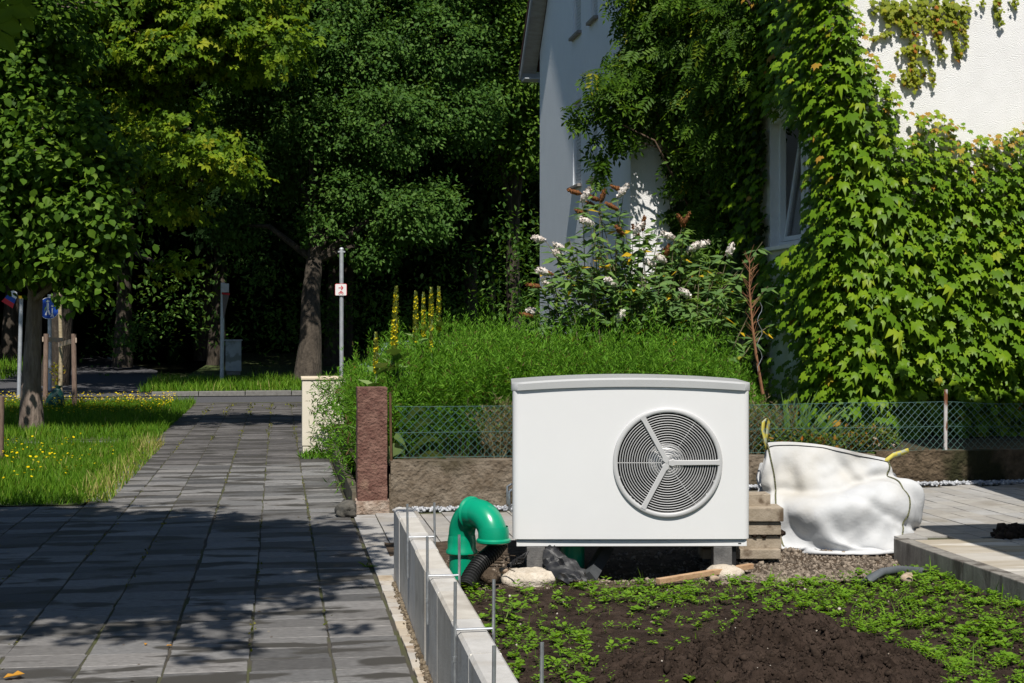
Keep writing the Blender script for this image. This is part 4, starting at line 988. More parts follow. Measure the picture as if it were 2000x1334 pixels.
# grey leaning post with tilted tri-colour board
s_ = 31.6; o, b_, t_ = pole('sign_post', 36.5, 580, s_, .042, 'grey leaning post with tilted red, blue and white board at far left', 5)
cT = at(22, 582, s_ - .12); R2 = Matrix.Rotation(radians(-32), 2)
def tb(P): return [tuple(R2 @ Vector(p)) for p in P]
glyph([tb([(-.14, -.17), (.14, -.17), (.12, -.07), (-.12, -.07)])], 'red_field', o, cT, 0, m_signr)
glyph([tb([(-.12, -.069), (.12, -.069), (.1, .03), (-.1, .03)])], 'blue_field', o, cT, 0, m_blue)
glyph([tb([(-.1, .031), (.1, .031), (.09, .1), (.04, .17), (-.06, .16), (-.09, .1)])], 'white_field', o, cT, 0, m_signw)
m_yel = mat('yellow_paint', (.7, .42, .01), (.75, .48, .02), scale=4, rough=.5)
glyph([tb([(.1, .12), (.14, .08), (.26, .14), (.3, .2), (.24, .2)])], 'yellow_tip', o, cT, 0, m_yel)
# greenish timber post, rail fence, forest bits
o, b_, t_ = pole('timber_post', 16, 607, 52, .09, 'thick pale green timber post at the far left edge', 1, .2, mat('green_timber', (.28, .3, .2), (.36, .38, .26), scale=6, rough=.85, stretch=(6, 6, 1)))
m_rail = mat('grey_timber', (.2, .18, .15), (.3, .27, .22), scale=5, rough=.9)
fr_o = thing('rail_fence', at(20, 690, 58), 'grey two-rail timber fence far off at the left edge', 'fence')
for py in (671, 686): a, b2_ = at(-60, py, 58), at(48, py, 58); MB().box(a.x, b2_.x, a.y, a.y + .08, a.z - .12, a.z + .05).build('rail', m_rail, fr_o)
for px in (-40, 46): a = at(px, 662, 58); MB().box(a.x - .07, a.x + .07, a.y + .09, a.y + .22, .2, a.z).build('post', m_rail, fr_o)
c_ = at(455, 730, 40.5); bx_ = thing('switch_box', (c_.x, c_.y, .1), 'pale grey electrical box in the shade at the forest edge', 'cabinet')
MB().box(c_.x - .2, c_.x + .22, c_.y, c_.y + .35, .28, 1.1, .01).build('body', mat('pale_grey_box', (.3, .33, .34), (.4, .43, .44), scale=3, rough=.7, stain=(.2, .22, .2), sscale=4), bx_)
MB().box(c_.x - .18, c_.x + .2, c_.y + .02, c_.y + .33, .0, .275).build('plinth', m_kerb, bx_)
MB().box(c_.x - .23, c_.x + .25, c_.y - .03, c_.y + .38, 1.103, 1.14, .01).build('lid', m_post, bx_)
# tree stakes round the sapling
m_stake = mat('weathered_stake', (.13, .085, .065), (.24, .17, .13), scale=8, rough=.9, bump=.4, bscale=40, stretch=(8, 8, 1))
m_lath = mat('pale_lath', (.36, .28, .21), (.46, .37, .29), scale=6, rough=.85)
sA, sB, sS = gnd(146, 797), gnd(88, 797), gnd(118, 786)
fr_o = thing('tree_stakes', (sS.x, sS.y, 0), 'brown wooden stakes with pale laths holding the sapling', 'tree stakes')
MB().tube([(sA.x, sA.y, -.1), (sA.x - .02, sA.y, 1.38)], .046, 12).build('stake', m_stake, fr_o, smooth=True)
MB().tube([(sB.x, sB.y, -.1), (sB.x + .02, sB.y, 1.38)], .046, 12).build('stake', m_stake, fr_o, smooth=True)
def lath(p, r):
    d = (r - p); b = MB(); b.box(0, d.length, -.012, .012, -.045, .045); o = b.build('lath', m_lath, fr_o, local=True); o.matrix_parent_inverse = Matrix.Translation(-fr_o.location)
    o.location = p; o.rotation_euler = d.to_track_quat('X', 'Z').to_euler(); return o
lath(Vector((sB.x - .03, sB.y - .06, 1.28)), Vector((sS.x + .04, sS.y - .05, 1.24))); lath(Vector((sS.x - .02, sS.y - .075, 1.15)), Vector((sA.x + .03, sA.y - .06, 1.26)))
p = gnd(-2, 905); o = MB().tube([(p.x, p.y, -.1), (p.x + .01, p.y, .75)], .05, 12).build('timber_stake', m_stake, None, smooth=True); T(o, 'brown timber stake cut by the left picture edge', 'stake')
wb = gnd(108, 799); ob = thing('watering_bag', (wb.x, wb.y, 0), 'dark green watering bag at the foot of the staked sapling', 'bag')
m_gb = mat('green_tarp', (.008, .05, .04), (.014, .075, .06), scale=6, rough=.5, bump=.3, bscale=14)
b = superell(.17, .12, .2, .7, .8, 40, 24, lambda p: ((p.x * (1 - 1.1 * max(0, p.z + .0) / .2 * .72)) + wb.x + .012 * sin(p.z * 25 + p.x * 30) + .05 * max(0, p.z) / .2, p.y * (1 - .6 * max(0, p.z) / .2) + wb.y, p.z * 1.02 + .2 + .01 * NZ(*p, 12)))
b.build('sack', m_gb, ob, smooth=True)
MB().tube([(wb.x + .05, wb.y, .37), (wb.x + .06, wb.y, .43)], [.035, .06], 12).build('tied_neck', m_gb, ob, smooth=True)

# ------------------------------------------------------------------ parked car across the street
m_car = mat('pale_blue_car_paint', (.32, .38, .45), (.34, .4, .47), scale=2, rough=.22, spec=.6, metal=.3)
m_carglass = mat('car_glass', (.01, .012, .015), rough=.05, spec=.8)
cx0 = at(690, 700, 32).x; cy = 31.0; zz = -.22
car = thing('parked_car', (cx0 + 2.1, cy + .85, -.02), 'pale blue car parked beyond the weeds, only its rear showing', 'car')
side = [(0.02, .35), (0, .62), (.06, .86), (.3, .95), (.62, 1.36), (1.0, 1.42), (2.2, 1.42), (3.05, .98), (4.0, .86), (4.15, .6), (4.12, .35), (3.75, .25), (.4, .25)]
def carbody():
    bm = bmesh.new(); W = 1.72; rows = []
    for (f, ins) in ((0, .1), (.12, 0), (.88, 0), (1, .1)):
        row = []
        for (x, z) in side:
            tuck = .17 * max(0, (z - .9) / .5); y = cy + f * W
            y = y + (tuck if f < .5 else -tuck) * 1.0
            xx = x if ins == 0 else 2.08 + (x - 2.08) * (1 - ins * .25); zz_ = z if ins == 0 else .8 + (z - .8) * .96
            row.append(bm.verts.new((cx0 + xx, y, zz_ + zz)))
        rows.append(row)
    n = len(side)
    for r in range(3):
        for i in range(n): bm.faces.new((rows[r][i], rows[r][(i + 1) % n], rows[r + 1][(i + 1) % n], rows[r + 1][i]))
    bm.faces.new(rows[0]); bm.faces.new(list(reversed(rows[3])))
    bmesh.ops.recalc_face_normals(bm, faces=bm.faces[:]); bmesh.ops.bevel(bm, geom=[e for e in bm.edges if e.calc_face_angle(0) > .3], offset=.04, segments=2, affect='EDGES')
    me = bpy.data.meshes.new('body'); bm.to_mesh(me); bm.free(); me.polygons.foreach_set('use_smooth', [True] * len(me.polygons)); me.set_sharp_from_angle(angle=radians(35)); return me
link('body', carbody(), m_car, car)
MB().add([(cx0 + .36, cy + .012, .98 + zz), (cx0 + 1.35, cy + .012, .98 + zz), (cx0 + 1.35, cy + .11, 1.36 + zz), (cx0 + .68, cy + .11, 1.36 + zz)], [(0, 1, 2, 3)]).build('side_window', m_carglass, car)
MB().add([(cx0 + 1.45, cy + .012, .98 + zz), (cx0 + 2.85, cy + .012, .98 + zz), (cx0 + 2.25, cy + .11, 1.36 + zz), (cx0 + 1.45, cy + .11, 1.36 + zz)], [(0, 1, 2, 3)]).build('side_window', m_carglass, car)
MB().add([(cx0 + .27, cy + .22, 1.0 + zz), (cx0 + .27, cy + 1.5, 1.0 + zz), (cx0 + .58, cy + 1.42, 1.38 + zz), (cx0 + .58, cy + .3, 1.38 + zz)], [(0, 1, 2, 3)]).build('rear_window', m_carglass, car)
m_tyre = mat('tyre', (.012, .012, .012), (.02, .02, .02), scale=9, rough=.85)
for (wxx, wy) in ((.85, cy - .0), (3.35, cy), (.85, cy + 1.55), (3.35, cy + 1.55)):
    wh = MB().tube([(cx0 + wxx, wy, .3 + zz + .14), (cx0 + wxx, wy + .18, .3 + zz + .14)], .3, 24).build('wheel', m_tyre, car, smooth=True)
    MB().tube([(cx0 + wxx, wy - .01, .3 + zz + .14), (cx0 + wxx, wy + .19, .3 + zz + .14)], .19, 16).build('rim', m_galv, wh, smooth=True)
for wy in (cy + .1, cy + 1.4): MB().box(cx0 - .01, cx0 + .08, wy, wy + .22, .66 + zz, .86 + zz, .02).build('tail_light', m_signr, car)
# ------------------------------------------------------------------ trees
def proj(P):
    P = np.asarray(P, float); xc = P[..., 0] * CT - P[..., 1] * ST; zc = P[..., 0] * ST + P[..., 1] * CT
    return 1000 + FP * xc / zc, HZ - FP * (P[..., 2] - EYE) / zc
UP = np.array([0, 0, 1.0])
def crown_pts(lobes, nclump, per, spread, flat=.7, shell=(.55, 1.0)):
    L = np.array(lobes, float); w = (L[:, 3] * L[:, 4] * L[:, 5]) ** (2 / 3); idx = rng.choice(len(L), nclump, p=w / w.sum())
    u = rdir(nclump); r = shell[0] + (shell[1] - shell[0]) * np.sqrt(rng.random(nclump))
    bump = 1 + .22 * np.sin(u[:, 0] * 5 + idx) * np.cos(u[:, 2] * 6 + idx * 2)
    cc = L[idx, :3] + u * (r * bump)[:, None] * L[idx, 3:6]
    sz = spread * rng.uniform(.5, 1.3, nclump)
    C = np.repeat(cc, per, 0) + rng.normal(size=(nclump * per, 3)) * np.repeat(sz, per)[:, None] * np.array([1, 1, flat])
    O = np.repeat(u, per, 0); tone = np.repeat(rng.normal(0, .12, nclump), per)
    return C, O, tone, cc
def limbs(b, base, top, r0, lobes, cc=None, twigs=0, lean=(0, 0)):
    base = Vector(base); top = Vector(top); P = []; R = []
    for i in range(9):
        t = i / 8; p = base.lerp(top, t) + Vector((.06 * sin(i * 1.9 + base.x), .06 * cos(i * 2.3), 0)) * (t * (1 - t) * 4) * r0 * 4
        P.append(p); R.append(r0 * (1 - .62 * t) * (1.35 if i == 0 else (1.1 if i == 1 else 1)))
    b.tube(P, R, 14)
    for L in lobes:
        c = Vector(L[:3]); t = min(.95, max(.35, (c.z - base.z) / max(.1, (top.z - base.z)) - .25 + random.uniform(-.1, .1))); s0 = base.lerp(top, t)
        mid = s0.lerp(c, .5) + Vector((random.uniform(-.2, .2), random.uniform(-.2, .2), .15 * (c - s0).length)); r = r0 * (.42 - .15 * t)
        b.tube([s0, s0.lerp(mid, .5) , mid, mid.lerp(c, .5), c], [r, r * .85, r * .65, r * .45, r * .25], 7)
    if cc is not None:
        for p in cc[rng.choice(len(cc), min(twigs, len(cc)), replace=False)]:
            p = Vector(p); c = min((Vector(L[:3]) for L in lobes), key=lambda q: (q - p).length); b.tube([c, c.lerp(p, .5) + Vector((0, 0, .08)), p], [.03, .02, .008], 5)
def bark_mat(name, c1, c2): return mat(name, c1, c2, scale=9, rough=.95, bump=1.0, bscale=22, stretch=(1, 1, .22), bdist=.05)
m_bark = bark_mat('grey_bark', (.09, .066, .052), (.24, .19, .155)); m_bark2 = bark_mat('dark_bark', (.03, .024, .018), (.075, .06, .045))
def tree(name, base, top, r0, lobes, label, leaf, size, nclump, per, spread, flat, m, bark, group, droop=.3, shell=(.55, 1), twigs=40, outw=.5, rv=(.5, .18), upw=.8):
    t = thing(name, base, label, 'tree', group)
    C, O, tone, cc = crown_pts(lobes, nclump, per, spread, flat, shell)
    n = len(C); F = O * outw + rdir(n) * .7 - UP * droop; N = UP * upw + O * .4 + rdir(n) * .5 + np.array([0, -.4, 0])
    rnd = np.clip(rv[0] + tone + rng.normal(0, rv[1], n), 0, 1)
    b = MB(); limbs(b, base, top, r0, lobes, cc, twigs); b.build('trunk', bark, t, smooth=True, norm=False)
    scatter('crown', C, F, N, size * rng.uniform(.7, 1.25, n), leaf, m, t, rnd); return t
L_ = lambda px, py, s, rx, ry=None, rz=None: (*at(px, py, s), rx, ry or rx, rz or rx * .8)
m_oak = leafmat('oak_leaf', [(0, (.02, .055, .009)), (.5, (.06, .135, .022)), (1, (.12, .21, .04))], trans=.34)
m_oak2 = leafmat('bright_oak_leaf', [(0, (.03, .075, .008)), (.5, (.08, .16, .016)), (1, (.14, .23, .025))], trans=.34)
m_ches = leafmat('chestnut_leaf', [(0, (.03, .075, .006)), (.45, (.09, .17, .010)), (.8, (.18, .26, .014)), (1, (.27, .3, .02))], trans=.36)
m_ches2 = leafmat('young_chestnut_leaf', [(0, (.028, .07, .008)), (.5, (.075, .155, .014)), (1, (.145, .24, .02))], trans=.38)
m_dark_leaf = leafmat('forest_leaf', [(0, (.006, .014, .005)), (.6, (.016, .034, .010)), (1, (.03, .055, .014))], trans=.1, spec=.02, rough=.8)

S = 38.5
lob = [L_(560, 140, S, 1.7), L_(690, 110, S, 1.9), L_(850, 90, S + .5, 2.0), L_(620, 250, S - .6, 1.5), L_(760, 240, S - .8, 1.6), L_(890, 220, S, 1.4),
       L_(690, 375, S - .8, 1.15), L_(800, 420, S - .9, 1.25, 1.25, .85), L_(850, 400, S - .5, .8), L_(735, 490, S - .8, .75, .75, .55), L_(630, 450, S - .9, .85), L_(520, 320, S, 1.4), L_(455, 440, S, .8), L_(480, 230, S + .5, 1.4),
       L_(650, -30, S + 1, 2.4), L_(860, -60, S + 1, 2.4), L_(480, -20, S + 1, 2.2)]
lob = [(*l[:3], l[3] * .86, l[4] * .86, l[5] * .8) for l in lob]
tree('oak_tree', gnd(600, 752, .08), at(640, 100, S + 1), .27, lob, 'leafy oak with dark trunk behind the diversion sign', OVAL, .125, 3600, 36, .19, .75, m_oak, m_bark2, 'trees at the forest edge', twigs=120, rv=(.5, .18))
S = 41
lob = [L_(960, 60, S, 1.8), L_(1010, 150, S, 1.5), L_(930, 190, S, 1.3), L_(1040, 260, S, 1.0, 1, .9), L_(900, -20, S, 2.0), L_(1040, -10, S, 2.0), L_(1000, 330, S + 1, .5), L_(1060, 130, S, 1.2)]
tree('oak_tree', at(1010, 745, 42), at(990, 60, 42), .24, lob, 'bright green oak beside the roof edge of the house', OVAL, .15, 1300, 34, .28, .7, m_oak2, m_bark2, 'trees at the forest edge', twigs=50)
S = 32
S = 34.5
lob = [L_(120, 20, S, 1.9), L_(300, 40, S - 1, 1.7, 1.6, .8), L_(330, 105, S - 1.6, 1.2, 1.2, .55), L_(430, 40, S - .8, 1.4, 1.3, .8), L_(540, 85, S - 1.4, .85, .9, .5), L_(470, 120, S - .5, .8, .9, .5),
       L_(240, 190, S, 1.4, 1.4, .8), L_(370, 250, S - 1.6, .9, 1.0, .5), L_(400, 310, S - 2.0, 1.0, 1.0, .55), L_(300, 290, S - 1.2, 1.0, 1, .6), L_(190, 330, S - .5, 1.2, 1.2, .8), L_(450, 350, S - 2, .4, .5, .3),
       L_(150, 160, S, 1.6), L_(20, 60, S, 1.8), L_(330, 400, S - 1, .8, .8, .5), L_(340, 530, S - .3, .4, .4, .3), L_(240, -60, S, 2.4), L_(420, -70, S, 2.2), L_(60, -80, S, 2.2), (-6, 29.6, 8.5, 1.8, 1.5, .7), (-4, 30, 8.8, 1.6, 1.4, .6)]
tree('chestnut_tree', gnd(104, 757, 0), at(200, 40, S + 1), .30, lob, 'big horse chestnut with yellow-green drooping sprays at upper left', PALM, .36, 1450, 12, .25, .5, m_ches, m_bark2, 'trees along the footpath', droop=.75, twigs=120, rv=(.55, .22), outw=.75)
S = 21.8
lob = [L_(10, 140, S - .3, .95), L_(70, 240, S - .6, .85), L_(20, 330, S - .8, .8), L_(120, 310, S - 1, .75, .75, .5), L_(60, 420, S - 1, .75, .75, .5), L_(170, 410, S - 1.1, .6, .6, .4), L_(225, 465, S - 1.1, .32, .4, .22), L_(110, 480, S - 1, .6, .6, .4), L_(30, 500, S - .8, .5, .5, .35),
       L_(170, 510, S - 1.1, .38, .4, .25), L_(150, 570, S - 1.2, .24, .3, .16), L_(-60, 200, S, 1.2), L_(-90, 420, S, 1.0), L_(40, 30, S, 1.1), L_(-60, 30, S, 1.2)]
tree('chestnut_tree', gnd(62, 842), at(70, 120, S), .14, lob, 'young chestnut with rough grey trunk standing in the grass strip', BROAD, .118, 1500, 22, .16, .6, m_ches2, m_bark, 'trees along the footpath', droop=.5, twigs=90, rv=(.5, .2))
# sprig of palmate leaves on the same strip of trees, low on the right side
def sprig(name, pts, tips, label, mleaf, size, parentcat='branch'):
    pass
# trees beside and behind the camera: their shade lies on the path
lob = [(-1.45, 6.4, 5.5, 1.35, 2.2, 1.1), (-2.9, 6.7, 5.8, 1.5, 2.4, 1.2), (-4.6, 6.2, 6, 1.7, 2.4, 1.5), (-.7, 7.0, 5.1, .75, 1.3, .6), (-3.2, 6.5, 7.2, 1.6, 1.8, 1.0), (-5.8, 6.2, 6.0, 1.5, 2.2, 1.3), (-2.9, 4.3, 8.6, 1.8, 1.3, .9), (-1.7, 4.8, 8.0, 1.1, 1.4, .7), (-4.6, 4.2, 9, 2.2, 1.6, 1.1)]
t0 = tree('chestnut_tree', (-4.2, 5.3, 0), (-4.0, 5.6, 7), .2, lob, 'chestnut just outside the left edge whose leaf tip hangs into the corner', PALM, .33, 2300, 12, .28, .7, m_ches2, m_bark, 'trees along the footpath', twigs=60, shell=(.1, 1))
c = at(8, 30, 8.2); n = 5
for (p_, d_, s2, r2) in ((at(2, 12, 8.2), (.1, 0, -1), .42, .85), (at(30, 20, 8.3), (.35, -.1, -1), .34, .8), (at(-14, 50, 8.1), (.3, .1, -1), .4, .75)):
    scatter('leaf', np.array([p_[:]]), np.array([d_]), np.array([(0, -1, .5)]) + rdir(1) * .2, np.array([s2]), PALM, m_ches2, t0, np.array([r2]))
lob = [(-1.9, 19.9, 7.4, 1.5, 1.4, .4), (-.7, 19.8, 7.3, 1.0, 1.0, .3), (-6.2, 18, 7, 1.4, 1.6, 1.2), (-6, 17.5, 8.6, 1.4, 1.6, .9)]
tree('chestnut_tree', (-6.4, 16.9, 0), (-6.2, 17.3, 7.5), .2, lob, 'chestnut outside the left edge beside the front grass strip', PALM, .3, 560, 12, .26, .7, m_ches2, m_bark, 'trees along the footpath', twigs=40, shell=(.2, 1))
# sapling in the stakes
lob = [L_(112, 560, 27.2, .3), L_(118, 500, 27.4, .45), L_(110, 440, 27.4, .5)]
tp = thing('sapling', (sS.x, sS.y, 0), 'thin pale-barked sapling tied between the wooden stakes', 'tree')
b = MB(); b.tube([(sS.x, sS.y, -.05), (sS.x + .01, sS.y, 1.2), (sS.x - .02, sS.y, 2.2), (sS.x - .05, sS.y, 3.2)], [.045, .04, .033, .015], 10); b.build('trunk', mat('pale_bark', (.28, .22, .13), (.42, .35, .23), scale=9, rough=.9, stretch=(1, 1, 4), bump=.3), tp, smooth=True)
C, O, tone, cc = crown_pts(lob, 60, 9, .16, .7); scatter('crown', C, O * .6 + rdir(len(C)) * .5 - UP * .4, UP + rdir(len(C)) * .6, rng.uniform(.08, .13, len(C)), OVAL, m_ches2, tp, np.clip(.5 + tone, 0, 1))
P = np.array([gnd(112, 780)[:]]) + np.c_[rng.normal(0, .06, 60), rng.normal(0, .06, 60), rng.uniform(.25, .75, 60)]
scatter('basal_shoots', P, rdir(60) + UP * .4, rdir(60) + UP, rng.uniform(.06, .11, 60), OVAL, leafmat('yellow_shoot', [(0, (.08, .1, .01)), (.6, (.2, .19, .015)), (1, (.28, .14, .03))]), tp, kind='stuff')
# forest behind: rows of trees, then the wood as one mass
flabs = ['dark forest tree behind the blue round sign', 'dark forest tree behind the forest path', 'dark forest tree straight behind the edge-on sign post', 'dark forest tree behind the oak trunk', 'dark forest tree behind the parked car', 'dark forest tree between oak and house gable', 'dark forest tree hidden behind the house gable',
         'tall dark tree in the second forest row at far left', 'tall dark tree in the second forest row above the forest path', 'tall dark tree in the second forest row left of the oak', 'tall dark tree in the second forest row right of the oak', 'tall dark tree in the second forest row beside the gable']
fi = 0
for (yy, xs_) in ((47, (-12.5, -8.8, -5.2, -1.4, 2.2, 5.8, 9.6)), (56, (-13, -8, -3, 2.5, 8))):
    for xx in xs_:
        bx, by = xx + random.uniform(-.6, .6), yy + random.uniform(-1.5, 1.5); z0 = .25
        low = 5.0 if yy < 50 else 5.5
        lob = [(bx + random.uniform(-1.5, 1.5), by + random.uniform(-1.5, 1.5), low + k * 2.3, 2.6, 2.4, 1.7) for k in range(5)] + [(bx + random.uniform(-2, 2), by + random.uniform(-2, 1), low + random.uniform(0, 8), 2.0, 2.0, 1.5) for k in range(3)]
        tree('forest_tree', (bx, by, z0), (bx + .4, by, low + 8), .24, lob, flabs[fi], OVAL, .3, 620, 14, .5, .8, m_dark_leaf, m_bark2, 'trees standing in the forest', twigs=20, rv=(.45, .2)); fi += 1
n = 75000; P = np.c_[rng.uniform(-38, 28, n), rng.uniform(62, 72, n), rng.uniform(.2, 24, n)]; k_ = rng.random(n) < .3; P[k_, 1] = rng.uniform(50, 64, k_.sum()); P[k_, 2] = rng.uniform(9, 22, k_.sum())
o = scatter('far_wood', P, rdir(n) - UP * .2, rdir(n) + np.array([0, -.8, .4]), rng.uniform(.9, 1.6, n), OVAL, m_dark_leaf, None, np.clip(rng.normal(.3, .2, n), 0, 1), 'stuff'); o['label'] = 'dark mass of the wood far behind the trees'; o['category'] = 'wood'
n = 22000; P = np.c_[rng.uniform(-40, -9, n), rng.uniform(45, 66, n), rng.uniform(.2, 20, n)]
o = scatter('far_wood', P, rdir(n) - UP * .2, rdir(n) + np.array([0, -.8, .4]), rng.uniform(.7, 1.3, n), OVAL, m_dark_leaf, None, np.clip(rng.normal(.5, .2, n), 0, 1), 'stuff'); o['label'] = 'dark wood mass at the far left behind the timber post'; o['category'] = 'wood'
# undergrowth at forest edge: low leafy twigs
P = []; 
for (px, py, s_, r, k) in ((1040, 470, 40, 1.2, 150), (980, 560, 43, 1.5, 160), (250, 660, 42, .8, 90), (560, 640, 43, 1.0, 130), (640, 620, 44, 1.0, 120), (350, 600, 43, 1.2, 120), (900, 600, 42, 1.2, 160), (500, 540, 43, .8, 90), (720, 590, 43, 1.0, 130), (800, 640, 40, .8, 120), (1045, 600, 38, .6, 90)):
    c = np.array(at(px, py, s_)); P.append(c + rng.normal(size=(k, 3)) * r * np.array([.7, .7, .5]))
P = np.concatenate(P); n = len(P)
o = scatter('undergrowth', np.repeat(P, 5, 0) + rng.normal(size=(n * 5, 3)) * .12, rdir(n * 5), UP + rdir(n * 5) * .6, rng.uniform(.1, .2, n * 5), OVAL, m_oak, None, None, 'stuff'); o['label'] = 'sparse leafy undergrowth in the dark of the forest edge'; o['category'] = 'undergrowth'

# ------------------------------------------------------------------ grass and flowers
m_grass = leafmat('grass_blade', [(0, (.05, .12, .008)), (.55, (.11, .24, .015)), (.85, (.2, .3, .03)), (1, (.42, .36, .14))], rough=.55, trans=.4)
def grass(name, x0, x1, y0, y1, n, h, label, z=0.0, dens=None, col=(.45, .2), wid=1.0):
    P = np.c_[rng.uniform(x0, x1, n), rng.uniform(y0, y1, n), np.full(n, z)]
    if callable(z): P[:, 2] = z(P[:, 1])
    cl = np.array([NZ(a, b_, 2, 1.7) for a, b_ in P[:, :2]]); hh = h * rng.uniform(.45, 1.2, n) * (1 + .5 * cl)
    F = UP + rng.normal(size=(n, 3)) * .28; F[:, 2] = np.abs(F[:, 2]); N = rdir(n); N[:, 2] *= .3
    S_ = np.stack([np.full(n, .16 * wid), hh, hh * rng.uniform(.5, 1.6, n)], 1)
    o = scatter(name, P, F, N, S_, BLADE, m_grass, None, np.clip(rng.normal(col[0], col[1], n) + .2 * cl, 0, 1), 'stuff'); o['label'] = label; o['category'] = 'grass'; return o
grass('grass', -4.6, -1.68, 13.25, 19.8, 30000, .12, 'bright tall grass of the front strip left of the path', wid=1.1)
grass('grass', -1.78, -1.45, 13.3, 19.6, 1300, .16, 'dry straggling grass hanging over the path edge', col=(.85, .15))
grass('grass', -8, -1.6, 20.6, 30.1, 34000, .14, 'grass of the rear strip around the chestnut trunk', wid=1.3)
grass('grass', -3.0, 8, 33.15, 38, 16000, .22, 'sunlit grass verge between street and forest', z=lambda y: .08 + (y - 33.12) * .012, wid=2.0, col=(.5, .2))
grass('grass', -18, -6.8, 33.2, 52, 14000, .3, 'grass verge at the far left beyond the street', z=lambda y: .08 + (y - 33.12) * .014, wid=3)
m_yfl = leafmat('yellow_flower', [(0, (.6, .42, .0)), (1, (.75, .6, .01))], trans=.2, tint=(1, 1, .6))
DISC = ([(0, 0, 0)] + [(.5 * cos(a), .5 * sin(a), .06) for a in np.linspace(0, 2 * pi, 7)[:-1]], [(0, i + 1, (i + 1) % 6 + 1) for i in range(6)])
P = []
for _ in range(210): 
    cx, cy_ = random.choice([(-2.5, 17.5), (-3.1, 17.8), (-2.3, 16.0), (-3.0, 15.6), (-2.8, 16.8)]); P.append((random.gauss(cx, .4), random.gauss(cy_, .9), random.uniform(.1, .2)))
for _ in range(2400): P.append((random.uniform(-6.2, -1.9), random.uniform(25.0, 29.9), random.uniform(.1, .26)))
P = np.array([p for p in P if p[0] < -1.75]); n = len(P)
o = scatter('yellow_flowers', P, rdir(n) * .6 + np.array([0, 1, 0]), UP + rdir(n) * .5 + np.array([0, -.5, 0]), rng.uniform(.016, .036, n), DISC, m_yfl, None, None, 'stuff'); o['label'] = 'small yellow wildflowers scattered through the grass strips'; o['category'] = 'flowers'
# moss tufts and weeds in path joints
P = []
for cx in cols[1:7]:
    for _ in range(420):
        y = random.uniform(6, 29.5)
        if NZ(cx * 3, y, 5, .55) > .05 - .012 * (y - 12): P.append((cx + random.gauss(0, .012 + max(0, y - 20) * .004), y, -.004))
P = np.array(P); n = len(P)
o = scatter('joint_moss', P, UP * .5 + rdir(n) * .6, rdir(n) + UP, rng.uniform(.008, .026, n) * (1 + np.maximum(0, P[:, 1] - 18) * .1), OVAL, leafmat('moss', [(0, (.05, .06, .008)), (.6, (.12, .13, .015)), (1, (.18, .16, .03))], trans=.15), None, None, 'stuff'); o['label'] = 'yellow-green moss and weeds growing in the slab joints'; o['category'] = 'moss'
P = np.array(gnd(716, 1108)[:]) + np.zeros((14, 3)); o = scatter('path_weed', P, np.c_[rng.normal(size=(14, 2)), rng.uniform(.1, .5, 14)], UP + rdir(14) * .3, rng.uniform(.05, .09, 14), LANCE, m_grass, None, None); T(o, 'tiny green weed in the joint beside the beige edging', 'weed')
me = npmesh('fallen_leaf', [Vector(p) * .07 for p in ((0, 0, 0), (-.3, .3, .15), (-.2, .6, .1), (-.4, .9, .2), (0, 1.3, .05), (.35, .9, .18), (.2, .6, .12), (.3, .3, .15))], [(0, 1, 2), (2, 3, 4), (0, 2, 4), (0, 4, 6), (4, 5, 6), (0, 6, 7)], np.full(8, .5))
o = link('fallen_leaf', me, leafmat('dry_leaf', [(0, (.5, .22, .03)), (1, (.6, .32, .05))])); o.location = gnd(6, 1328) + Vector((0, 0, .008)); o.rotation_euler = (.1, .1, -1.4); T(o, 'yellow fallen leaf on the slabs at the lower left corner', 'leaf')
for i, (px, py, lab) in enumerate(((284, 1262, 'brown fallen leaf scrap below the shade on the slabs'), (337, 1263, 'orange leaf scrap in a slab joint near the shade'))):
    o2 = link('fallen_leaf', me, None); o2.location = gnd(px, py) + Vector((0, 0, .006)); o2.scale = (.35, .35, .5); o2.rotation_euler = (0, 0, i * 2.0); T(o2, lab, 'leaf')
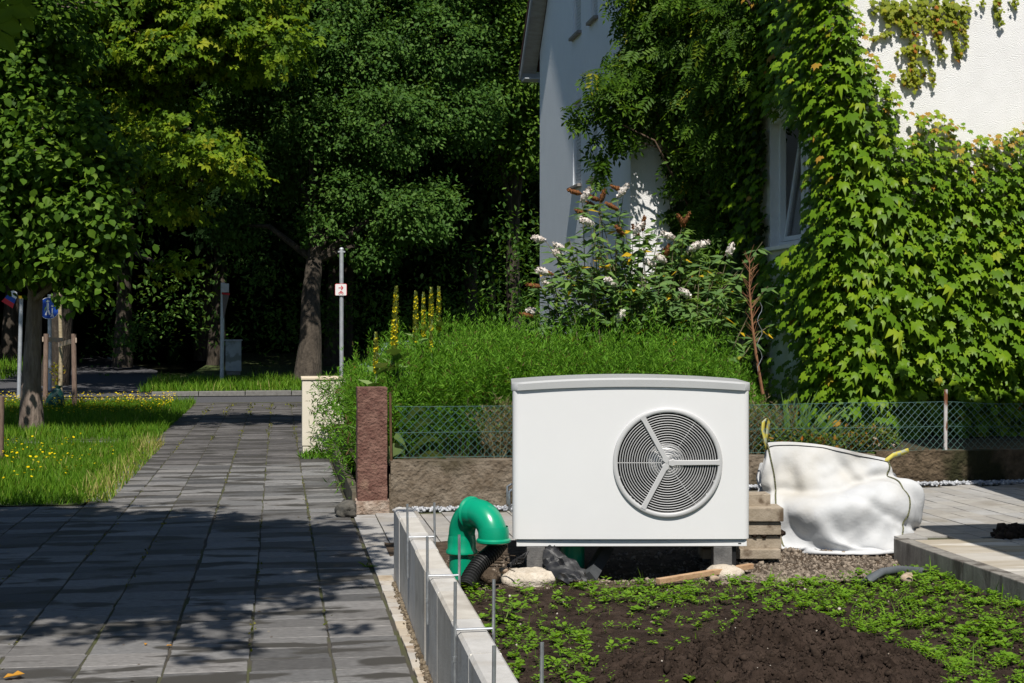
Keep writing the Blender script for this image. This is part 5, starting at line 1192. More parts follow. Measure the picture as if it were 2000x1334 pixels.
# ------------------------------------------------------------------ garden behind the fence: weedy stand, mulleins, butterfly bush
GZ = .36
m_herb = leafmat('weed_leaf', [(0, (.15, .10, .045)), (.1, (.06, .1, .012)), (.35, (.07, .18, .014)), (.75, (.13, .3, .024)), (1, (.21, .4, .045))], rough=.6, trans=.42)
def stand(name, n, per, xf, hf, label, leaf=LANCE, size=(.05, .1), m=m_herb, dry=.06, lean=.12):
    B = []; H = []
    while len(B) < n:
        x = random.uniform(.76, 6.2); y = random.uniform(12.68, 18.2)
        if not xf(x, y): continue
        h = hf(x, y) * min(1.25, random.uniform(.74, 1.03) + (random.random() < .2) * random.uniform(.03, .2))
        if h > .1: B.append((x, y, GZ)); H.append(h)
    B = np.array(B); H = np.array(H) * (1 + .3 * np.array([NZ(b_[0], b_[1], 3, 2.6) for b_ in B])); D = np.c_[rng.normal(0, lean, (n, 2)), np.ones(n)]
    t = rng.uniform(.08, 1, (n, per)) ** .7
    C = B[:, None] + D[:, None] * (t * H[:, None])[..., None]; C = C.reshape(-1, 3); N_ = len(C)
    az = rng.uniform(0, 2 * pi, N_); el = rng.uniform(.2, 1.0, N_) + .35 * np.repeat(np.ones(n), per) * (t.reshape(-1) > .85); F = np.c_[np.cos(az) * np.cos(el), np.sin(az) * np.cos(el), np.sin(el)]
    tt = t.reshape(-1); rnd = np.clip(.25 + .5 * tt + rng.normal(0, .16, N_), .12, 1); rnd[rng.random(N_) < dry + .45 * np.maximum(0, .45 - tt)] = .03
    o = scatter(name, C, F, UP * .6 + rdir(N_) * .8, np.stack([rng.uniform(*size, N_) * .75, rng.uniform(*size, N_) * (1.2 - .4 * tt), rng.uniform(*size, N_)], 1), leaf, m, None, rnd, 'stuff')
    o['label'] = label; o['category'] = 'weeds'
    st_ = scatter('stalks', B, D, rdir(n) * np.array([1, 1, .05]), np.stack([np.full(n, .11), H, H * .02], 1), BLADE, m, o, np.full(n, .3), 'stuff')
    return o
stand('weed_stand', 4300, 46, lambda x, y: x < .333 * y - .0 and (y > 13.2 or x < 1.0),
      lambda x, y: (1.03 if x > 1.6 else .68 + .35 * min(1, (x - .7) / .9)) * (1 - .65 * max(0, 1 - (.333 * y - x) / .55)) * (1 if y > 13.5 else .86), 'dense bright green narrow-leaved weeds filling the bed behind the fence')
stand('dry_weeds', 900, 34, lambda x, y: x < 4.6 and 12.8 < y < 13.4 and x > 1.0 and x > 1.8, lambda x, y: .5 + .1 * NZ(x, y, 0, 2), 'low dry greyish weeds close behind the chain-link fence', size=(.03, .07), dry=.4, m=leafmat('dry_weed', [(0, (.26, .19, .12)), (.4, (.19, .17, .09)), (.8, (.15, .22, .06)), (1, (.2, .3, .06))], trans=.35), lean=.25)
stand('weed_tips', 950, 30, lambda x, y: x < .325 * y and y > 13.3 and x > .95, lambda x, y: 1.26 * (1 - .5 * max(0, 1 - (.333 * y - x) / .4)) * (1 if x > 1.6 else .82), 'thin shoots standing above the dense weeds behind the fence', size=(.035, .08), dry=.0, lean=.1)
# weeds spilling round the cabinet and pillar
B = []
for _ in range(190):
    y = random.uniform(12.5, 18); B.append((.72 - abs(random.gauss(0, .08)) , y, random.uniform(.05, .9)))
B = np.array(B); n = len(B) * 9; C = np.repeat(B, 9, 0) + rng.normal(size=(n, 3)) * .07
o = scatter('spilling_weeds', C, rdir(n) + np.array([-.5, 0, .2]), UP + rdir(n), rng.uniform(.05, .1, n), LANCE, m_herb, None, np.clip(rng.normal(.5, .25, n), 0, 1), 'stuff'); o['label'] = 'weeds spilling from the bed over the path edge'; o['category'] = 'weeds'
B = np.array([at(random.uniform(612, 650), random.uniform(745, 885), 17.3)[:] for _ in range(120)]); n = len(B) * 6
o = scatter('cabinet_weeds', np.repeat(B, 6, 0) + rng.normal(size=(n, 3)) * .03, rdir(n) - UP * .2, UP + rdir(n), rng.uniform(.05, .09, n), LANCE, m_herb, None, np.clip(rng.normal(.45, .25, n), 0, 1), 'stuff'); o['label'] = 'thin weeds hanging in front of the cream cabinet'; o['category'] = 'weeds'
P = np.c_[rng.uniform(.25, .75, 240), rng.uniform(17.2, 17.6, 240), np.zeros(240)]
o = scatter('cabinet_weeds', P, UP + rdir(240) * .8, rdir(240), rng.uniform(.05, .13, 240), LANCE, m_herb, None, np.clip(rng.normal(.6, .2, 240), .12, 1), 'stuff'); o['label'] = 'small weeds sprouting at the foot of the cream cabinet'; o['category'] = 'weeds'
# mulleins
m_mull = leafmat('mullein_leaf', [(0, (.08, .15, .04)), (.6, (.15, .24, .07)), (1, (.23, .3, .12))], rough=.8, spec=.1, trans=.2)
m_bud = leafmat('mullein_bud', [(0, (.2, .25, .05)), (1, (.34, .36, .08))], rough=.8, trans=.2); m_mfl = leafmat('mullein_flower', [(0, (.65, .52, .01)), (1, (.82, .72, .03))], trans=.25, tint=(1, 1, .6))
def mullein(px, py, s, label, spike, leaves=16, rad=.027, bend=0.0, dry=False):
    tp = at(px, py, s); bx = at(px - bend, 700, s); base = Vector((bx.x, bx.y, GZ)); t = thing('mullein', base, label, 'mullein', 'mulleins in the weedy bed')
    H = tp.z - GZ; P = [base.lerp(tp, k / 8) + Vector((.012 * sin(k * 1.3), 0, 0)) for k in range(9)]
    MB().tube(P, [.013 - .0009 * k for k in range(9)], 7).build('stem', mat('mullein_stem', (.1, .15, .05), (.15, .2, .08), scale=9, rough=.9), t, smooth=True)
    n = int(spike * 620); k = np.sort(rng.random(n)); ax = np.array([tp[:]]) - np.array([[0, 0, 1]]) * (spike * (1 - k))[:, None] * 1.0
    d = np.array((tp - base).normalized()); ax = np.array(tp[:])[None] - d[None] * (spike * (1 - k))[:, None]
    a = rng.uniform(0, 2 * pi, n); w = rad * (1.05 - .75 * k ** 3); C = ax + np.c_[np.cos(a), np.sin(a), np.zeros(n)] * w[:, None]
    scatter('buds', ax + (C - ax) * .5, C - ax + UP * .02, UP + rdir(n) * .3, np.full(n, .03), OVAL, m_bud, t)
    cl = np.array([NZ(kk * spike * 9, px, 0, 1) for kk in k]); sel = (((cl > -.02) & (k < .8)) | ((k > .8) & (k < .92))) & (rng.random(n) < .8); q = C[sel]
    if not dry and len(q): scatter('flowers', q, rdir(len(q)) + UP * .3, q - ax[sel] + rdir(len(q)) * .015, rng.uniform(.014, .024, len(q)), DISC, m_mfl, t, kind='stuff')
    m_ = leaves; k = rng.random(m_) ** 1.5 * (H - spike * .85) / H; a = rng.uniform(0, 2 * pi, m_)
    C = np.array([base.lerp(tp, kk)[:] for kk in k]); F = np.c_[np.cos(a), np.sin(a), .75 - k * .4]
    scatter('leaves', C, F, UP + rdir(m_) * .25, rng.uniform(.8, 1.1, m_) * (.34 - .26 * k), BROAD, m_mull, t)
    return t
mullein(774, 563, 13.6, 'tall leaning yellow mullein, leftmost of the high spikes', .62, 34, bend=12)
mullein(812, 571, 15.0, 'tall yellow mullein left in the cluster of four spikes', .5, 20, .022)
mullein(827, 574, 15.2, 'slim yellow mullein second in the cluster of four spikes', .5, 14, .018)
mullein(842, 565, 15.0, 'yellow mullein third in the cluster, with bare brown lower spike', .48, 14, .021)
mullein(857, 563, 15.1, 'yellow mullein rightmost in the cluster of four spikes', .45, 20, .02)
mullein(734, 652, 13.0, 'short yellow mullein just above the red-brown pillar', .34, 16, .017)
mullein(842, 638, 14.2, 'small dried mullein with one yellow flower below the cluster', .25, 10, .011)
# big basal leaves behind the fence
t = thing('mullein_rosette', (1.45, 12.8, GZ), 'big pale green mullein leaves arching behind the fence', 'mullein')
for i, (px, py, ex, ey) in enumerate(((800, 885, 860, 860), (800, 890, 770, 855), (815, 895, 880, 905), (800, 850, 850, 825), (790, 880, 745, 905), (790, 830, 830, 800), (780, 900, 800, 925))):
    a, e = np.array(at(px, py, 12.72)), np.array(at(ex, ey, 12.62)); d = e - a; k = 7; V = []; side = np.cross(d, UP); side /= max(.01, np.linalg.norm(side)); 
    side = side * .4 + np.array([0, -.5, .6]); side /= np.linalg.norm(side)
    for j in range(k + 1):
        u = j / k; p = a + d * u + UP * (.06 * sin(u * pi)); w = .055 * sin(pi * min(1, u * .92 + .06)) ** .7; V += [p - side * w, p + UP * -.008, p + side * w]
    F = [(3 * j + c_, 3 * j + c_ + 1, 3 * j + c_ + 4, 3 * j + c_ + 3) for j in range(k) for c_ in (0, 1)]
    me = npmesh('leaf', V, F, np.full(len(V), .4 + .5 * random.random()), True); link('leaf', me, m_mull, t)
# butterfly bush
m_bud_leaf = leafmat('buddleia_leaf', [(0, (.05, .1, .035)), (.45, (.11, .2, .06)), (.85, (.18, .29, .06)), (.97, (.2, .26, .03)), (1, (.55, .36, .02))], rough=.6, trans=.36)
m_wfl = mat('white_panicle', (.5, .43, .38), (.76, .72, .67), scale=40, rough=.9, bump=.8, bscale=120); m_bfl = mat('brown_panicle', (.12, .045, .015), (.24, .1, .035), scale=40, rough=.95, bump=.8, bscale=120)
bb_ = at(1235, 700, 16.3); bush = thing('butterfly_bush', (bb_.x, bb_.y, GZ), 'tall butterfly bush with white and withered brown flower spikes', 'bush')
W = [(1052, 467, -.9), (1092, 482, -.6), (1090, 497, -.5), (1060, 530, -.8), (1068, 555, -.4), (1040, 608, -.9), (1145, 432, -.7), (1145, 380, .2), (1192, 551, -.5), (1255, 552, -.4), (1268, 513, -.7), (1290, 505, -.6), (1338, 572, -.5), (1340, 597, -.8), (1372, 477, .6), (1304, 460, -.7), (1426, 488, .1), (1247, 446, .3), (1217, 372, .3), (1355, 482, .5), (1212, 617, .2)]
Bn = [(1122, 375, -.8), (1205, 368, -.7), (1160, 387, -.7), (1177, 383, .1), (1155, 400, -.6), (1195, 403, -.6), (1137, 415, -.7), (1042, 558, -.9), (1028, 615, -.9), (1110, 538, -.7), (1330, 430, -.3), (1340, 428, .2), (1257, 436, 0), (1242, 452, -.3), (1210, 450, -.4), (1303, 490, .1), (1065, 532, -.8), (1300, 500, -.2)]
stems = MB(); LC = []; LF = []
def panicle(px, py, lean, white):
    s_ = 16.3 + random.uniform(-.6, .3); e = at(px, py, s_); L = random.uniform(.16, .22) if not white else random.uniform(.15, .2)
    d = Vector((lean, -.25, .55 - .45 * abs(lean))).normalized(); a = e - d * L / 2
    V, F = rock_mesh(random.randrange(999), 2, .25); z = V[:, 2]; w = (.038 if white else .027) * (1 - .45 * np.clip(z, 0, 1))
    loc_ = V * np.stack([w, w, np.full(len(V), L / 2)], 1); R_ = np.array(d.to_track_quat('Z', 'Y').to_matrix())
    me = npmesh('flower_spike', loc_ @ R_.T + np.array(e[:]), F, None, True); o = link('flower_spike', me, m_wfl if white else m_bfl, bush)
    n = 70; u = rdir(n); q = (u * np.stack([np.full(n, .038 if white else .026)] * 2 + [np.full(n, L * .52)], 1)) @ R_.T + np.array(e[:])
    return a, q
FW = []; FB = []
tips = []
for (px, py, l) in W: a, q = panicle(px, py, l, True); tips.append(a); FW.append(q)
for (px, py, l) in Bn: a, q = panicle(px, py, l, False); tips.append(a); FB.append(q)
m_wfl2 = leafmat('white_floret', [(0, (.5, .42, .36)), (1, (.78, .74, .7))], trans=.2, tint=(1, 1, 1)); m_bfl2 = leafmat('brown_floret', [(0, (.1, .035, .012)), (1, (.26, .11, .04))], trans=.1, tint=(1, 1, 1))
q = np.concatenate(FW); scatter('white_florets', q, rdir(len(q)), rdir(len(q)), rng.uniform(.015, .03, len(q)), DISC, m_wfl2, bush, kind='stuff')
q = np.concatenate(FB); scatter('brown_florets', q, rdir(len(q)), rdir(len(q)), rng.uniform(.012, .022, len(q)), DISC, m_bfl2, bush, kind='stuff')
for _ in range(80): tips.append(at(random.gauss(1255, 95), random.uniform(455, 640), 16.3 + random.uniform(-.6, .6)))
for _ in range(16): tips.append(at(max(1075, random.gauss(1145, 40)), random.uniform(490, 660), 16.2 + random.uniform(-.5, .5)))
for _ in range(60): tips.append(at(random.gauss(1300, 65), random.uniform(530, 660), 15.9 + random.uniform(-.3, .6)))
for e in tips:
    b0 = Vector((bb_.x + random.uniform(-.5, .6), bb_.y + random.uniform(-.3, .3), GZ)); b0.x = b0.x * .6 + e.x * .4
    mid = b0.lerp(e, .55) + Vector((0, 0, .18)); P = [b0, b0.lerp(mid, .5) + Vector((0, 0, .08)), mid, mid.lerp(e, .6) + Vector((0, 0, .06)), e]
    stems.tube(P, [.011, .009, .007, .005, .003], 5)
    for k in range(30):
        u = random.uniform(.25, 1); sg = u * 4; i = min(3, int(sg)); p = P[i].lerp(P[i + 1], sg - i); a = random.uniform(0, 2 * pi)
        LC.append(p); LF.append((cos(a), sin(a), random.uniform(-.6, .4)))
stems.build('stems', mat('buddleia_stem', (.1, .09, .05), (.2, .17, .1), scale=9, rough=.9), bush, smooth=True, norm=False)
LC = np.array([p[:] for p in LC]); LF = np.array(LF); n = len(LC)
scatter('foliage', LC, LF, UP + rdir(n) * .5 + np.array([0, -.6, 0]), np.stack([rng.uniform(.1, .2, n) * 2.0, rng.uniform(.11, .21, n), rng.uniform(.1, .19, n)], 1), LANCE, m_bud_leaf, bush, np.clip(rng.normal(.5, .2, n) + (rng.random(n) < .012) * .6, 0, 1))
# dead brown stem
t = thing('dead_stem', (*at(1488, 760, 14.6)[:2], GZ), 'thin dead brown branching stalk beside the ivy', 'dead plant'); b = MB()
P = [at(1490, 770, 14.6), at(1478, 700, 14.6), at(1470, 640, 14.6), at(1464, 570, 14.6), at(1464, 500, 14.6)]; b.tube(P, [.016, .014, .012, .009, .003], 6)
for _ in range(46):
    u = random.uniform(.35, 1) * 4; i = min(3, int(u)); p = P[i].lerp(P[i + 1], u - i); b.tube([p, p + Vector((random.choice((-1, 1)) * random.uniform(.03, .1), random.uniform(-.05, .05), random.uniform(.05, .14)))], [.004, .0015], 4)
b.build('stalk', mat('dead_brown', (.16, .07, .035), (.28, .14, .07), scale=9, rough=.9), t)
o = MB().tube([at(1484, 590, 14.5) + Vector((.025 * sin(k * 1.2), 0, -k * .045)) for k in range(16)], .003, 5).build('spiral_stake', m_galv, None, smooth=True); T(o, 'thin silvery wavy wire hanging beside the dead stalk', 'wire')
# sword-leaved clump
m_iris = leafmat('iris_leaf', [(0, (.05, .1, .02)), (.6, (.1, .18, .045)), (1, (.16, .24, .07))], rough=.5, trans=.3)
c = at(1550, 850, 13.4); t = thing('iris_clump', (c.x, c.y, GZ), 'clump of upright sword-shaped leaves behind the fence', 'plant')
for k in range(34):
    a = Vector((c.x + random.gauss(0, .13), c.y + random.gauss(0, .1), GZ)); h = random.uniform(.35, .62); dx = (a.x - c.x) * 1.3 + random.gauss(.04, .12); w = .017; sd = Vector((cos(k), sin(k) * .4, 0)).normalized(); V = []
    for j in range(7): u = j / 6; p = a + Vector((dx * u * u, random.uniform(-.002, .002), h * u * (1 - .1 * abs(dx) * u))); ww = w * (1 - u ** 2.5); V += [p - sd * ww, p + sd * ww]
    me = npmesh('leaf', V, [(2 * j, 2 * j + 1, 2 * j + 3, 2 * j + 2) for j in range(6)], np.full(14, random.random()), True); link('leaf', me, m_iris, t)
# low russet shrubs behind the fence
for (px, py, s_, r, lab) in ((1560, 848, 13.2, .4, 'low russet-green shrub behind the bag and the fence'), (1690, 860, 13.6, .35, 'low russet-tipped shrub at the foot of the ivy')):
    c = at(px, py, s_); t = thing('low_shrub', (c.x, c.y, GZ), lab, 'shrub', 'low shrubs behind the fence'); n = 1500
    C = np.array([c.x, c.y, GZ + .12]) + rdir(n) * np.array([r, r * .6, .16]) * (rng.random(n) ** .4)[:, None]
    scatter('foliage', C, rdir(n) + UP * .3, UP + rdir(n) * .6, rng.uniform(.03, .06, n), OVAL, leafmat('russet_leaf', [(0, (.04, .08, .015)), (.65, (.1, .16, .025)), (.88, (.26, .16, .03)), (1, (.34, .12, .02))]), t)
    b = MB(); [b.tube([(c.x + random.uniform(-.1, .1), c.y, GZ), Vector(C[k])], [.006, .002], 4) for k in range(0, 60, 2)]; b.build('twigs', MATS['twig'], t)
# pale broken stones behind the fence
for i, (px, py, w_, h_, lab) in enumerate(((1708, 855, .1, .2, 'pointed pale stone behind the fence below the ivy'), (1740, 868, .09, .13, 'smaller pale stone beside the pointed one behind the fence'))):
    c = at(px, py + 20, 13.6); V, F = rock_mesh(31 + i, 2, .5); V = V * np.array([w_ / 2, .04, h_ / 2]) * (1 - .35 * np.clip(V[:, 2:3], 0, 1)); T(link('broken_stone', npmesh('broken_stone', V + np.array([c.x, c.y, GZ + h_ / 2]), F), mat('pale_pink_stone', (.34, .25, .2), (.45, .36, .3), scale=9, rough=.9)), lab, 'stone')

# ------------------------------------------------------------------ climbers on the house
m_ivy = leafmat('ivy_leaf', [(0, (.045, .1, .005)), (.4, (.1, .2, .008)), (.8, (.18, .28, .012)), (.95, (.28, .32, .02)), (1, (.34, .2, .03))], rough=.45, spec=.2, trans=.32)
m_vine = mat('vine_wood', (.07, .045, .03), (.13, .09, .06), scale=12, rough=.95)
ivy = thing('ivy', (XC + .1, YD - .2, GZ), 'sunlit lobed ivy covering the corner and front of the white house wing', 'climber')
bx = np.array([1600, 1661, 1700, 1748, 1768, 1830, 1870, 1905, 1945, 2000, 2200]); by = np.array([-400, -60, 92, 150, 212, 208, 240, 262, 254, 235, 215])
C = []; Fd = []; Nn = []; Sz = []; Rn = []
n = 0
while n < 19000:
    if random.random() < .62:       # front wall
        x = random.uniform(XC - .25, 9.4); z = random.uniform(.4, 6.9); dep = abs(random.gauss(0, .1)) + .02; edge = 1.0
        bulge = .28 * math.exp(-((x - XC) / .6) ** 2); p = Vector((x, YD - dep - bulge * random.random(), z)); px, py = proj(p)
        lim = np.interp(px, bx, by) + 14 * NZ(px, py, 0, .03)
        if py < lim: continue
        if py < lim + 130 and random.random() < .35 * (1 - (py - lim) / 130) : continue
        sz = .075 + .072 * min(1, max(0, (py - lim) / 260)) * random.uniform(.7, 1.15); out = Vector((random.uniform(-.35, .35), -.6, 1.0)); dn = Vector((random.gauss(0, .35), -.75, -.8))
        young = max(0, 1 - (py - lim) / 110)
        for (hx, hy, hr) in ((1772, 248, 17), (1880, 262, 14), (1756, 305, 9)):
            if (px - hx) ** 2 + (py - hy) ** 2 < hr * hr: sz = 0
    else:                          # side wall
        y = random.uniform(YD - .2, YB - .1) if random.random() < .6 else random.uniform(YD - .3, YD + 1.0); z = random.uniform(.4, 7.0); dep = abs(random.gauss(0, .12)) + .03
        if WIN[0] - .05 - (.0 if z < 3.6 else 0) < y < WIN[1] - .0 and WIN[2] - .12 < z < WIN[3] + .02 - .0: continue
        bul = .35 * math.exp(-((y - YD - .2) / .7) ** 2) + .12 * (z > 4); p = Vector((XC - dep - bul * random.random(), y, z)); px, py = proj(p)
        # keep the view into the window free
        if 1502 < px < 1572 and 248 < py < 470: continue
        if 1572 <= px < 1592 and 255 < py < 470 and random.random() < .8: continue
        if px < 1570 and py > 640 and random.random() < .75: continue
        sz = random.uniform(.085, .14); out = Vector((-.7, -.4, .9)); dn = Vector((-.7, random.gauss(-.2, .35), -.85)); young = 0.12 * (py < 250)
    if sz <= 0: continue
    sz *= random.uniform(.62, 1.22)
    C.append(p); Fd.append(dn); Nn.append(out); Sz.append(sz); Rn.append(min(1, max(0, random.gauss(.45, .2) + .45 * young + (.5 if random.random() < .008 else 0)))); n += 1
C = np.array([c[:] for c in C]); Fd = np.array([c[:] for c in Fd]); Nn = np.array([c[:] for c in Nn]) + rdir(n) * .42; Sz = np.array(Sz); Rn = np.array(Rn)
# yellowing strands hanging from above
def strand(pts, k, sz, tone, jit=.03):
    out = []
    for _ in range(k):
        u = random.random() * (len(pts) - 1); i = min(len(pts) - 2, int(u)); a, b_ = pts[i], pts[i + 1]; f = u - i; px, py = a[0] + (b_[0] - a[0]) * f, a[1] + (b_[1] - a[1]) * f
        q0 = at(px, py, 15.0); s_ = (YD - .03) / (q0.y / 15.0); q_ = at(px, py, s_); out.append((q_.x + random.gauss(0, jit), YD - .02 - abs(random.gauss(0, .03)), q_.z + random.gauss(0, jit), sz * random.uniform(.6, 1.2), min(1, max(0, random.gauss(tone - .22, .16)))))
    return out
STR = []
for pts, k, sz, tone, j in ((((1700, 8), (1890, 14)), 190, .07, .75, .06), (((1735, 35), (1880, 45)), 150, .06, .9, .045), (((1752, 20), (1765, 60), (1800, 75)), 70, .055, .9, .03), (((1825, 40), (1832, 75), (1842, 108)), 80, .05, .95, .02), (((1855, 20), (1866, 70), (1870, 110)), 80, .05, .92, .02), (((1880, 10), (1884, 95)), 70, .045, .85, .018),
                            (((1700, 75), (1740, 62)), 40, .045, .9, .015), (((1748, 105), (1775, 92), (1787, 90)), 50, .045, .85, .015), (((1785, 85), (1782, 130), (1790, 170)), 110, .055, .93, .03), (((1800, 92), (1818, 110), (1824, 165)), 70, .045, .85, .014), (((1797, 120), (1806, 150)), 34, .04, .85, .012), (((1762, 140), (1772, 165)), 40, .05, .85, .02),
                            (((1945, -5), (1952, 45)), 60, .045, .8, .02), (((1980, -5), (1982, 12)), 30, .04, .8, .02), (((1918, -5), (1920, 10)), 14, .035, .8, .012)):
    STR += strand(pts, k, sz, tone, j)
STR = np.array(STR)
o = scatter('young_strands', STR[:, :3], np.c_[rng.normal(0, .4, (len(STR), 1)), np.full((len(STR), 1), -.4), np.full((len(STR), 1), -1)], np.tile([0, -1, .5], (len(STR), 1)) + rdir(len(STR)) * .4, STR[:, 3], IVY, leafmat('yellow_ivy_leaf', [(0, (.12, .18, .012)), (.8, (.24, .27, .02)), (.93, (.36, .27, .03)), (1, (.34, .13, .02))], trans=.35), ivy, STR[:, 4], 'stuff')
# 300 leaves that show largest stand as parts, the rest as one mass
px, py = proj(C); vis = (px > 1520) & (px < 1995) & (py > 10) & (py < 880); key = np.where(vis, Sz + np.where(C[:, 1] < YD, -C[:, 1] + YD, .15) * .5, -1); order = np.argsort(-key); top, restI = order[:300], order[300:]
scatter('foliage', C[restI], Fd[restI], Nn[restI], Sz[restI], IVY, m_ivy, ivy, Rn[restI], 'stuff')
tv, tf = np.array(IVY[0]), IVY[1]; lm = [npmesh('leaf', tv * np.array([1, 1, 1 + .5 * k]), tf, np.full(len(tv), .25 + .6 * k / 7)) for k in range(8)]
for m_ in lm: m_.materials.append(m_ivy)
for i in top:
    F_ = norm(Fd[i]); R_ = norm(np.cross(F_, Nn[i])); N_ = np.cross(R_, F_); o = link('leaf', lm[int(min(.999, max(0, (Rn[i] - .25) / .6)) * 8)], None, ivy, True)
    s_ = Sz[i] * 1.1; o.matrix_local = Matrix(((R_[0] * s_, F_[0] * s_, N_[0] * s_, C[i][0] - ivy.location.x), (R_[1] * s_, F_[1] * s_, N_[1] * s_, C[i][1] - ivy.location.y), (R_[2] * s_, F_[2] * s_, N_[2] * s_, C[i][2] - ivy.location.z), (0, 0, 0, 1)))
b = MB()
for k in range(26):
    x = XC + random.uniform(.1, 3.2); P = [(x, YD - .012, GZ)]
    z = GZ
    while z < 2.9: z += .3; x += random.gauss(0, .07); P.append((x, YD - .012, z))
    b.tube(P, [.014 * (1 - i / len(P)) + .003 for i in range(len(P))], 5)
b.tube([(XC + .05, YD - .06, GZ - .1), (XC - .02, YD - .08, 2), (XC - .05, YD - .05, 5)], [.05, .035, .02], 8)
b.build('stems', m_vine, ivy, smooth=True, norm=False)
# wisteria-like climber over the corner between front and gable
PINN = ([], [])
for k in range(9):
    y_ = .15 + .2 * (k // 2); sd = (-1, 1)[k % 2]; a = radians(62) if k < 8 else 0; bq = len(PINN[0])
    d = (sin(a) * sd, cos(a)); q_ = (d[1], -d[0]); L = .42
    for l, w_, z_ in ((0, 0, 0), (.5 * L, -.085, .02), (L, 0, -.07), (.5 * L, .085, .02)): PINN[0].append((d[0] * l + q_[0] * w_, y_ + d[1] * l + q_[1] * w_, z_ - .1 * y_ * y_))
    PINN[1].extend([(bq, bq + 2, bq + 1), (bq, bq + 3, bq + 2)])
m_wist = leafmat('wisteria_leaf', [(0, (.024, .055, .006)), (.5, (.058, .125, .010)), (.9, (.115, .2, .018)), (1, (.26, .26, .02))], rough=.5, trans=.34)
wis = thing('wisteria', (5.6, YB - .2, GZ), 'dark green wisteria sprawling over the house corner between gable and ivy', 'climber')
S = 20.3
lob = [L_(1275, 40, S, .42), L_(1330, 60, S, .65), L_(1410, 80, S - .6, .75), L_(1490, 60, S - 2, .8), L_(1262, 120, S, .4), L_(1300, 170, S, .6), L_(1370, 190, S - .3, .65), L_(1450, 200, S - 1.2, .65), L_(1212, 165, S - .3, .28), L_(1178, 195, S - .4, .16), L_(1215, 215, S - .3, .22), L_(1312, 212, S, .3), L_(1372, 285, S, .4), L_(1155, 215, S - .5, .08), L_(1195, 262, S - .3, .1), L_(1372, 350, S, .3), L_(1385, 420, S, .3), L_(1400, 320, S - .2, .5), L_(1420, 440, S - .6, .45), L_(1460, 330, S - 1, .45), L_(1300, -40, S, .8), L_(1430, -50, S - 1, .9), L_(1440, 560, S - 1, .4), L_(1370, 520, S, .4)]
lob = [(*l[:3], l[3], min(l[4], .22), l[5]) for l in lob]
C, O, tone, cc = crown_pts(lob, 760, 9, .12, .8, (.3, 1)); n = len(C)
extra = np.array([at(1180 - 0.25 * k + random.gauss(0, 6), 290 + k * 1.0 + random.gauss(0, 4), S - .35)[:] for k in range(0, 62, 2)] + [at(1130 + random.gauss(0, 10), 232 + random.gauss(0, 8), S - .5)[:] for _ in range(14)])
C = np.concatenate([C, extra]); O = np.concatenate([O, rdir(len(extra))]); tone = np.concatenate([tone, np.zeros(len(extra))]); n = len(C)
px_, py_ = proj(C); kp = ~((px_ > 1488) & (px_ < 1610) & (py_ > 235) & (py_ < 490)); C, O, tone = C[kp], O[kp], tone[kp]; n = len(C)
scatter('foliage', C, O * .5 + rdir(n) * .5 - UP * .65, UP * .7 + rdir(n) * .6 + np.array([-.2, -.5, 0]), rng.uniform(.17, .27, n), PINN, m_wist, wis, np.clip(rng.normal(.48, .2, n) + tone, 0, 1))
b = MB(); limbs(b, (5.75, YB - .12, GZ), (5.6, YB - .3, 5.5), .06, lob, cc, 60); b.build('stems', m_vine, wis, smooth=True, norm=False)
# flat dark ivy on the walls behind it
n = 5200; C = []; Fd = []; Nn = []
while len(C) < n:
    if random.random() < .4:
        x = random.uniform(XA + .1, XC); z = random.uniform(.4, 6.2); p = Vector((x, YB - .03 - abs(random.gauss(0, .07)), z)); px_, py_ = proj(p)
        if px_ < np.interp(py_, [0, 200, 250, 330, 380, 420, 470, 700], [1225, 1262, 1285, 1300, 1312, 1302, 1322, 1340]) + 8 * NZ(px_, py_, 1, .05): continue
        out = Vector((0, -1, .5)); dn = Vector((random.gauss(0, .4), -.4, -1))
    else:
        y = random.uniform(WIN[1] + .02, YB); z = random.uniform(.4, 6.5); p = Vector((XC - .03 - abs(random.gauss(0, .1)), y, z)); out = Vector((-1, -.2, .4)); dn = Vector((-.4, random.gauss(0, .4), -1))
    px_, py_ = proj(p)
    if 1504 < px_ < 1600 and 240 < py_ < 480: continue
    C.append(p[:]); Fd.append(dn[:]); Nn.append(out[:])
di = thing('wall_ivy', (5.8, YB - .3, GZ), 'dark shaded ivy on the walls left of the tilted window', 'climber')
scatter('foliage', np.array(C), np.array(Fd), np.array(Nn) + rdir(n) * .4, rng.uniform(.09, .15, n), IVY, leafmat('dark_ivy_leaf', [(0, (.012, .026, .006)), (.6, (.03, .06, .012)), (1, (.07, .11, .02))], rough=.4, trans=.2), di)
b = MB()
for k in range(8):
    x = random.uniform(5.1, 5.95); b.tube([(x, YB - .02, GZ), (x + random.gauss(0, .1), YB - .02, 2), (x + random.gauss(0, .2), YB - .02, 5)], [.02, .012, .005], 5)
b.build('stems', m_vine, di, norm=False)

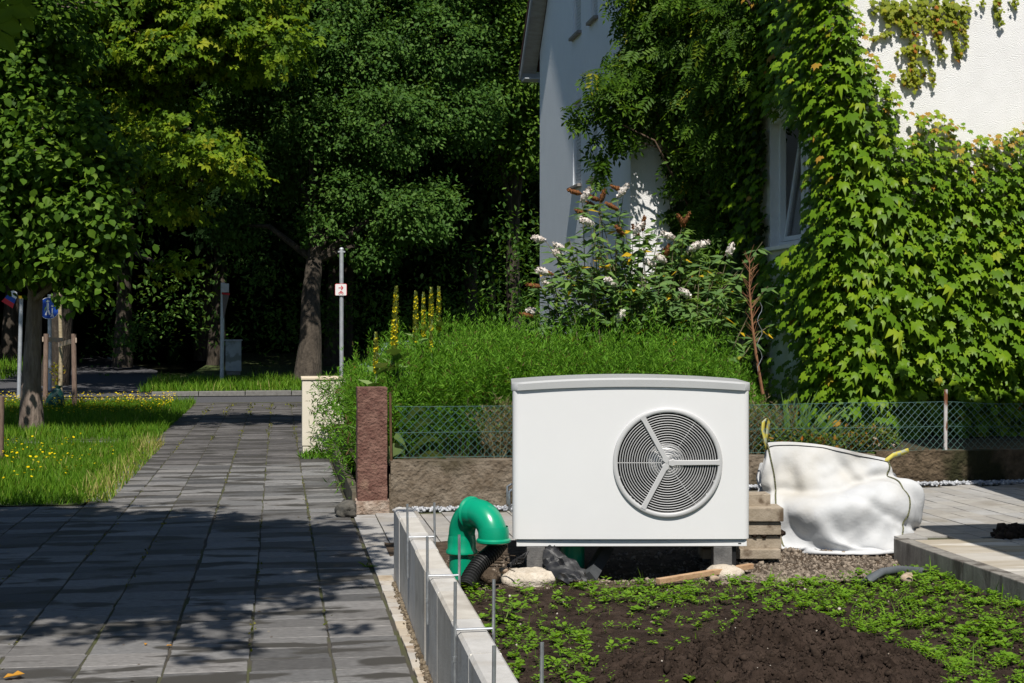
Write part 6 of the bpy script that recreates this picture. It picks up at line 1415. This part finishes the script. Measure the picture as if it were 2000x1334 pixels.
# ------------------------------------------------------------------ seedlings on the soil
m_seed = leafmat('seedling_leaf', [(0, (.07, .15, .012)), (.5, (.14, .28, .02)), (1, (.22, .36, .035))], rough=.5, trans=.4)
def dens(px, py, x, y):
    h = soil_z(x, y)
    if h > .03 and 1170 < px < 1900: return 0
    d = .25
    if py < 1185: d = .6 if px > 1150 else .35
    if px > 1560: d = .9
    if px < 1150 and py > 1230: d = .75
    if 1150 < px < 1450 and py > 1235: d = .07
    if 1450 < px < 1850 and py > 1245 and (py - 1190) > (px - 1560) * .4: d = .0
    return d * (.55 + .9 * NZ(x, y, 4, 2.2) + .3)
C = []; Fd = []; Sz = []; SB = []; SH = []
tries = 0
while tries < 9000:
    tries += 1; x = random.uniform(.82, 4.0); y = random.uniform(4.6, 8.8); z = soil_z(x, y); px, py = proj((x, y, z))
    if px > 2020 or py > 1400 or random.random() > dens(px, py, x, y) * .85: continue
    h = random.uniform(.015, .06); k = random.randint(4, 8); a0 = random.uniform(0, 6.3); SB.append((x, y, z)); SH.append(h)
    big = random.choice((.45, .6, .75, .9, 1.0, 1.5))
    for j in range(k):
        a = a0 + j * 2.4; C.append((x + .006 * cos(a), y + .006 * sin(a), z + h * (.45 + .55 * j / k))); Fd.append((cos(a), sin(a), random.uniform(.0, .7))); Sz.append(big * random.uniform(.016, .03) * (1.1 - .35 * j / k))
C = np.array(C); Fd = np.array(Fd); n = len(C)
sd = scatter('seedlings', C, Fd, UP + rdir(n) * .3, np.array(Sz), BROAD, m_seed, None, np.clip(rng.normal(.5, .2, n), 0, 1), 'stuff'); sd['label'] = 'bright green seedlings sprouting all over the garden soil'; sd['category'] = 'seedlings'
SB = np.array(SB); SH = np.array(SH); n = len(SB)
scatter('stalks', SB, UP + rng.normal(size=(n, 3)) * .1, rdir(n), np.stack([np.full(n, .05), SH, SH * .1], 1), BLADE, m_seed, sd, None, 'stuff')
P = []
for _ in range(420):
    x = random.uniform(.85, 4.0); y = random.uniform(5.2, 8.8); px, py = proj((x, y, 0))
    if random.random() < dens(px, py, x, y): P.append((x, y, soil_z(x, y)))
P = np.array(P); n = len(P); hh = rng.uniform(.05, .13, n)
o = scatter('seedling_grass', P, UP + rng.normal(size=(n, 3)) * .25, rdir(n), np.stack([np.full(n, .13), hh, hh * 1.3], 1), BLADE, m_seed, None, None, 'stuff'); o['label'] = 'single grass shoots standing up among the seedlings'; o['category'] = 'grass'
# larger seedling beside the wall
c = gnd(985, 1205, 0); t = thing('round_leaved_seedling', (c.x, c.y, -.03), 'larger round-leaved seedling beside the low wall', 'plant')
for k in range(9):
    a = k * 2.4; tip = Vector((c.x + .06 * cos(a), c.y + .05 * sin(a), .03 + .01 * k)); MB().tube([(c.x, c.y, -.04), tip], .0018, 5).build('stalk', mat('green_stalk', (.1, .16, .03), (.14, .2, .04), rough=.6), t)
    V = [tip + Vector((.026 * cos(b_) , .026 * sin(b_), .004 * cos(2 * b_) + .004 * sin(a))) for b_ in np.linspace(0, 2 * pi, 11)[:-1]] + [tip]; link('leaf', npmesh('leaf', V, [(i, (i + 1) % 10, 10) for i in range(10)], np.full(11, .3 + .07 * k)), m_seed, t)

# crumbs and bits of leaf on the path
n = 260; P = np.c_[rng.uniform(-2.2, .6, n), rng.uniform(5.5, 14, n), np.full(n, .003)]
o = scatter('path_litter', P, np.c_[rng.normal(size=(n, 2)), np.zeros(n)], UP + rdir(n) * .2, rng.gamma(2, .005, n) + .003, OVAL, leafmat('litter', [(0, (.03, .02, .01)), (.6, (.16, .1, .04)), (.9, (.4, .36, .28)), (1, (.5, .3, .03))]), None, None, 'stuff'); o['label'] = 'tiny bits of dry leaf and grit scattered on the path'; o['category'] = 'litter'
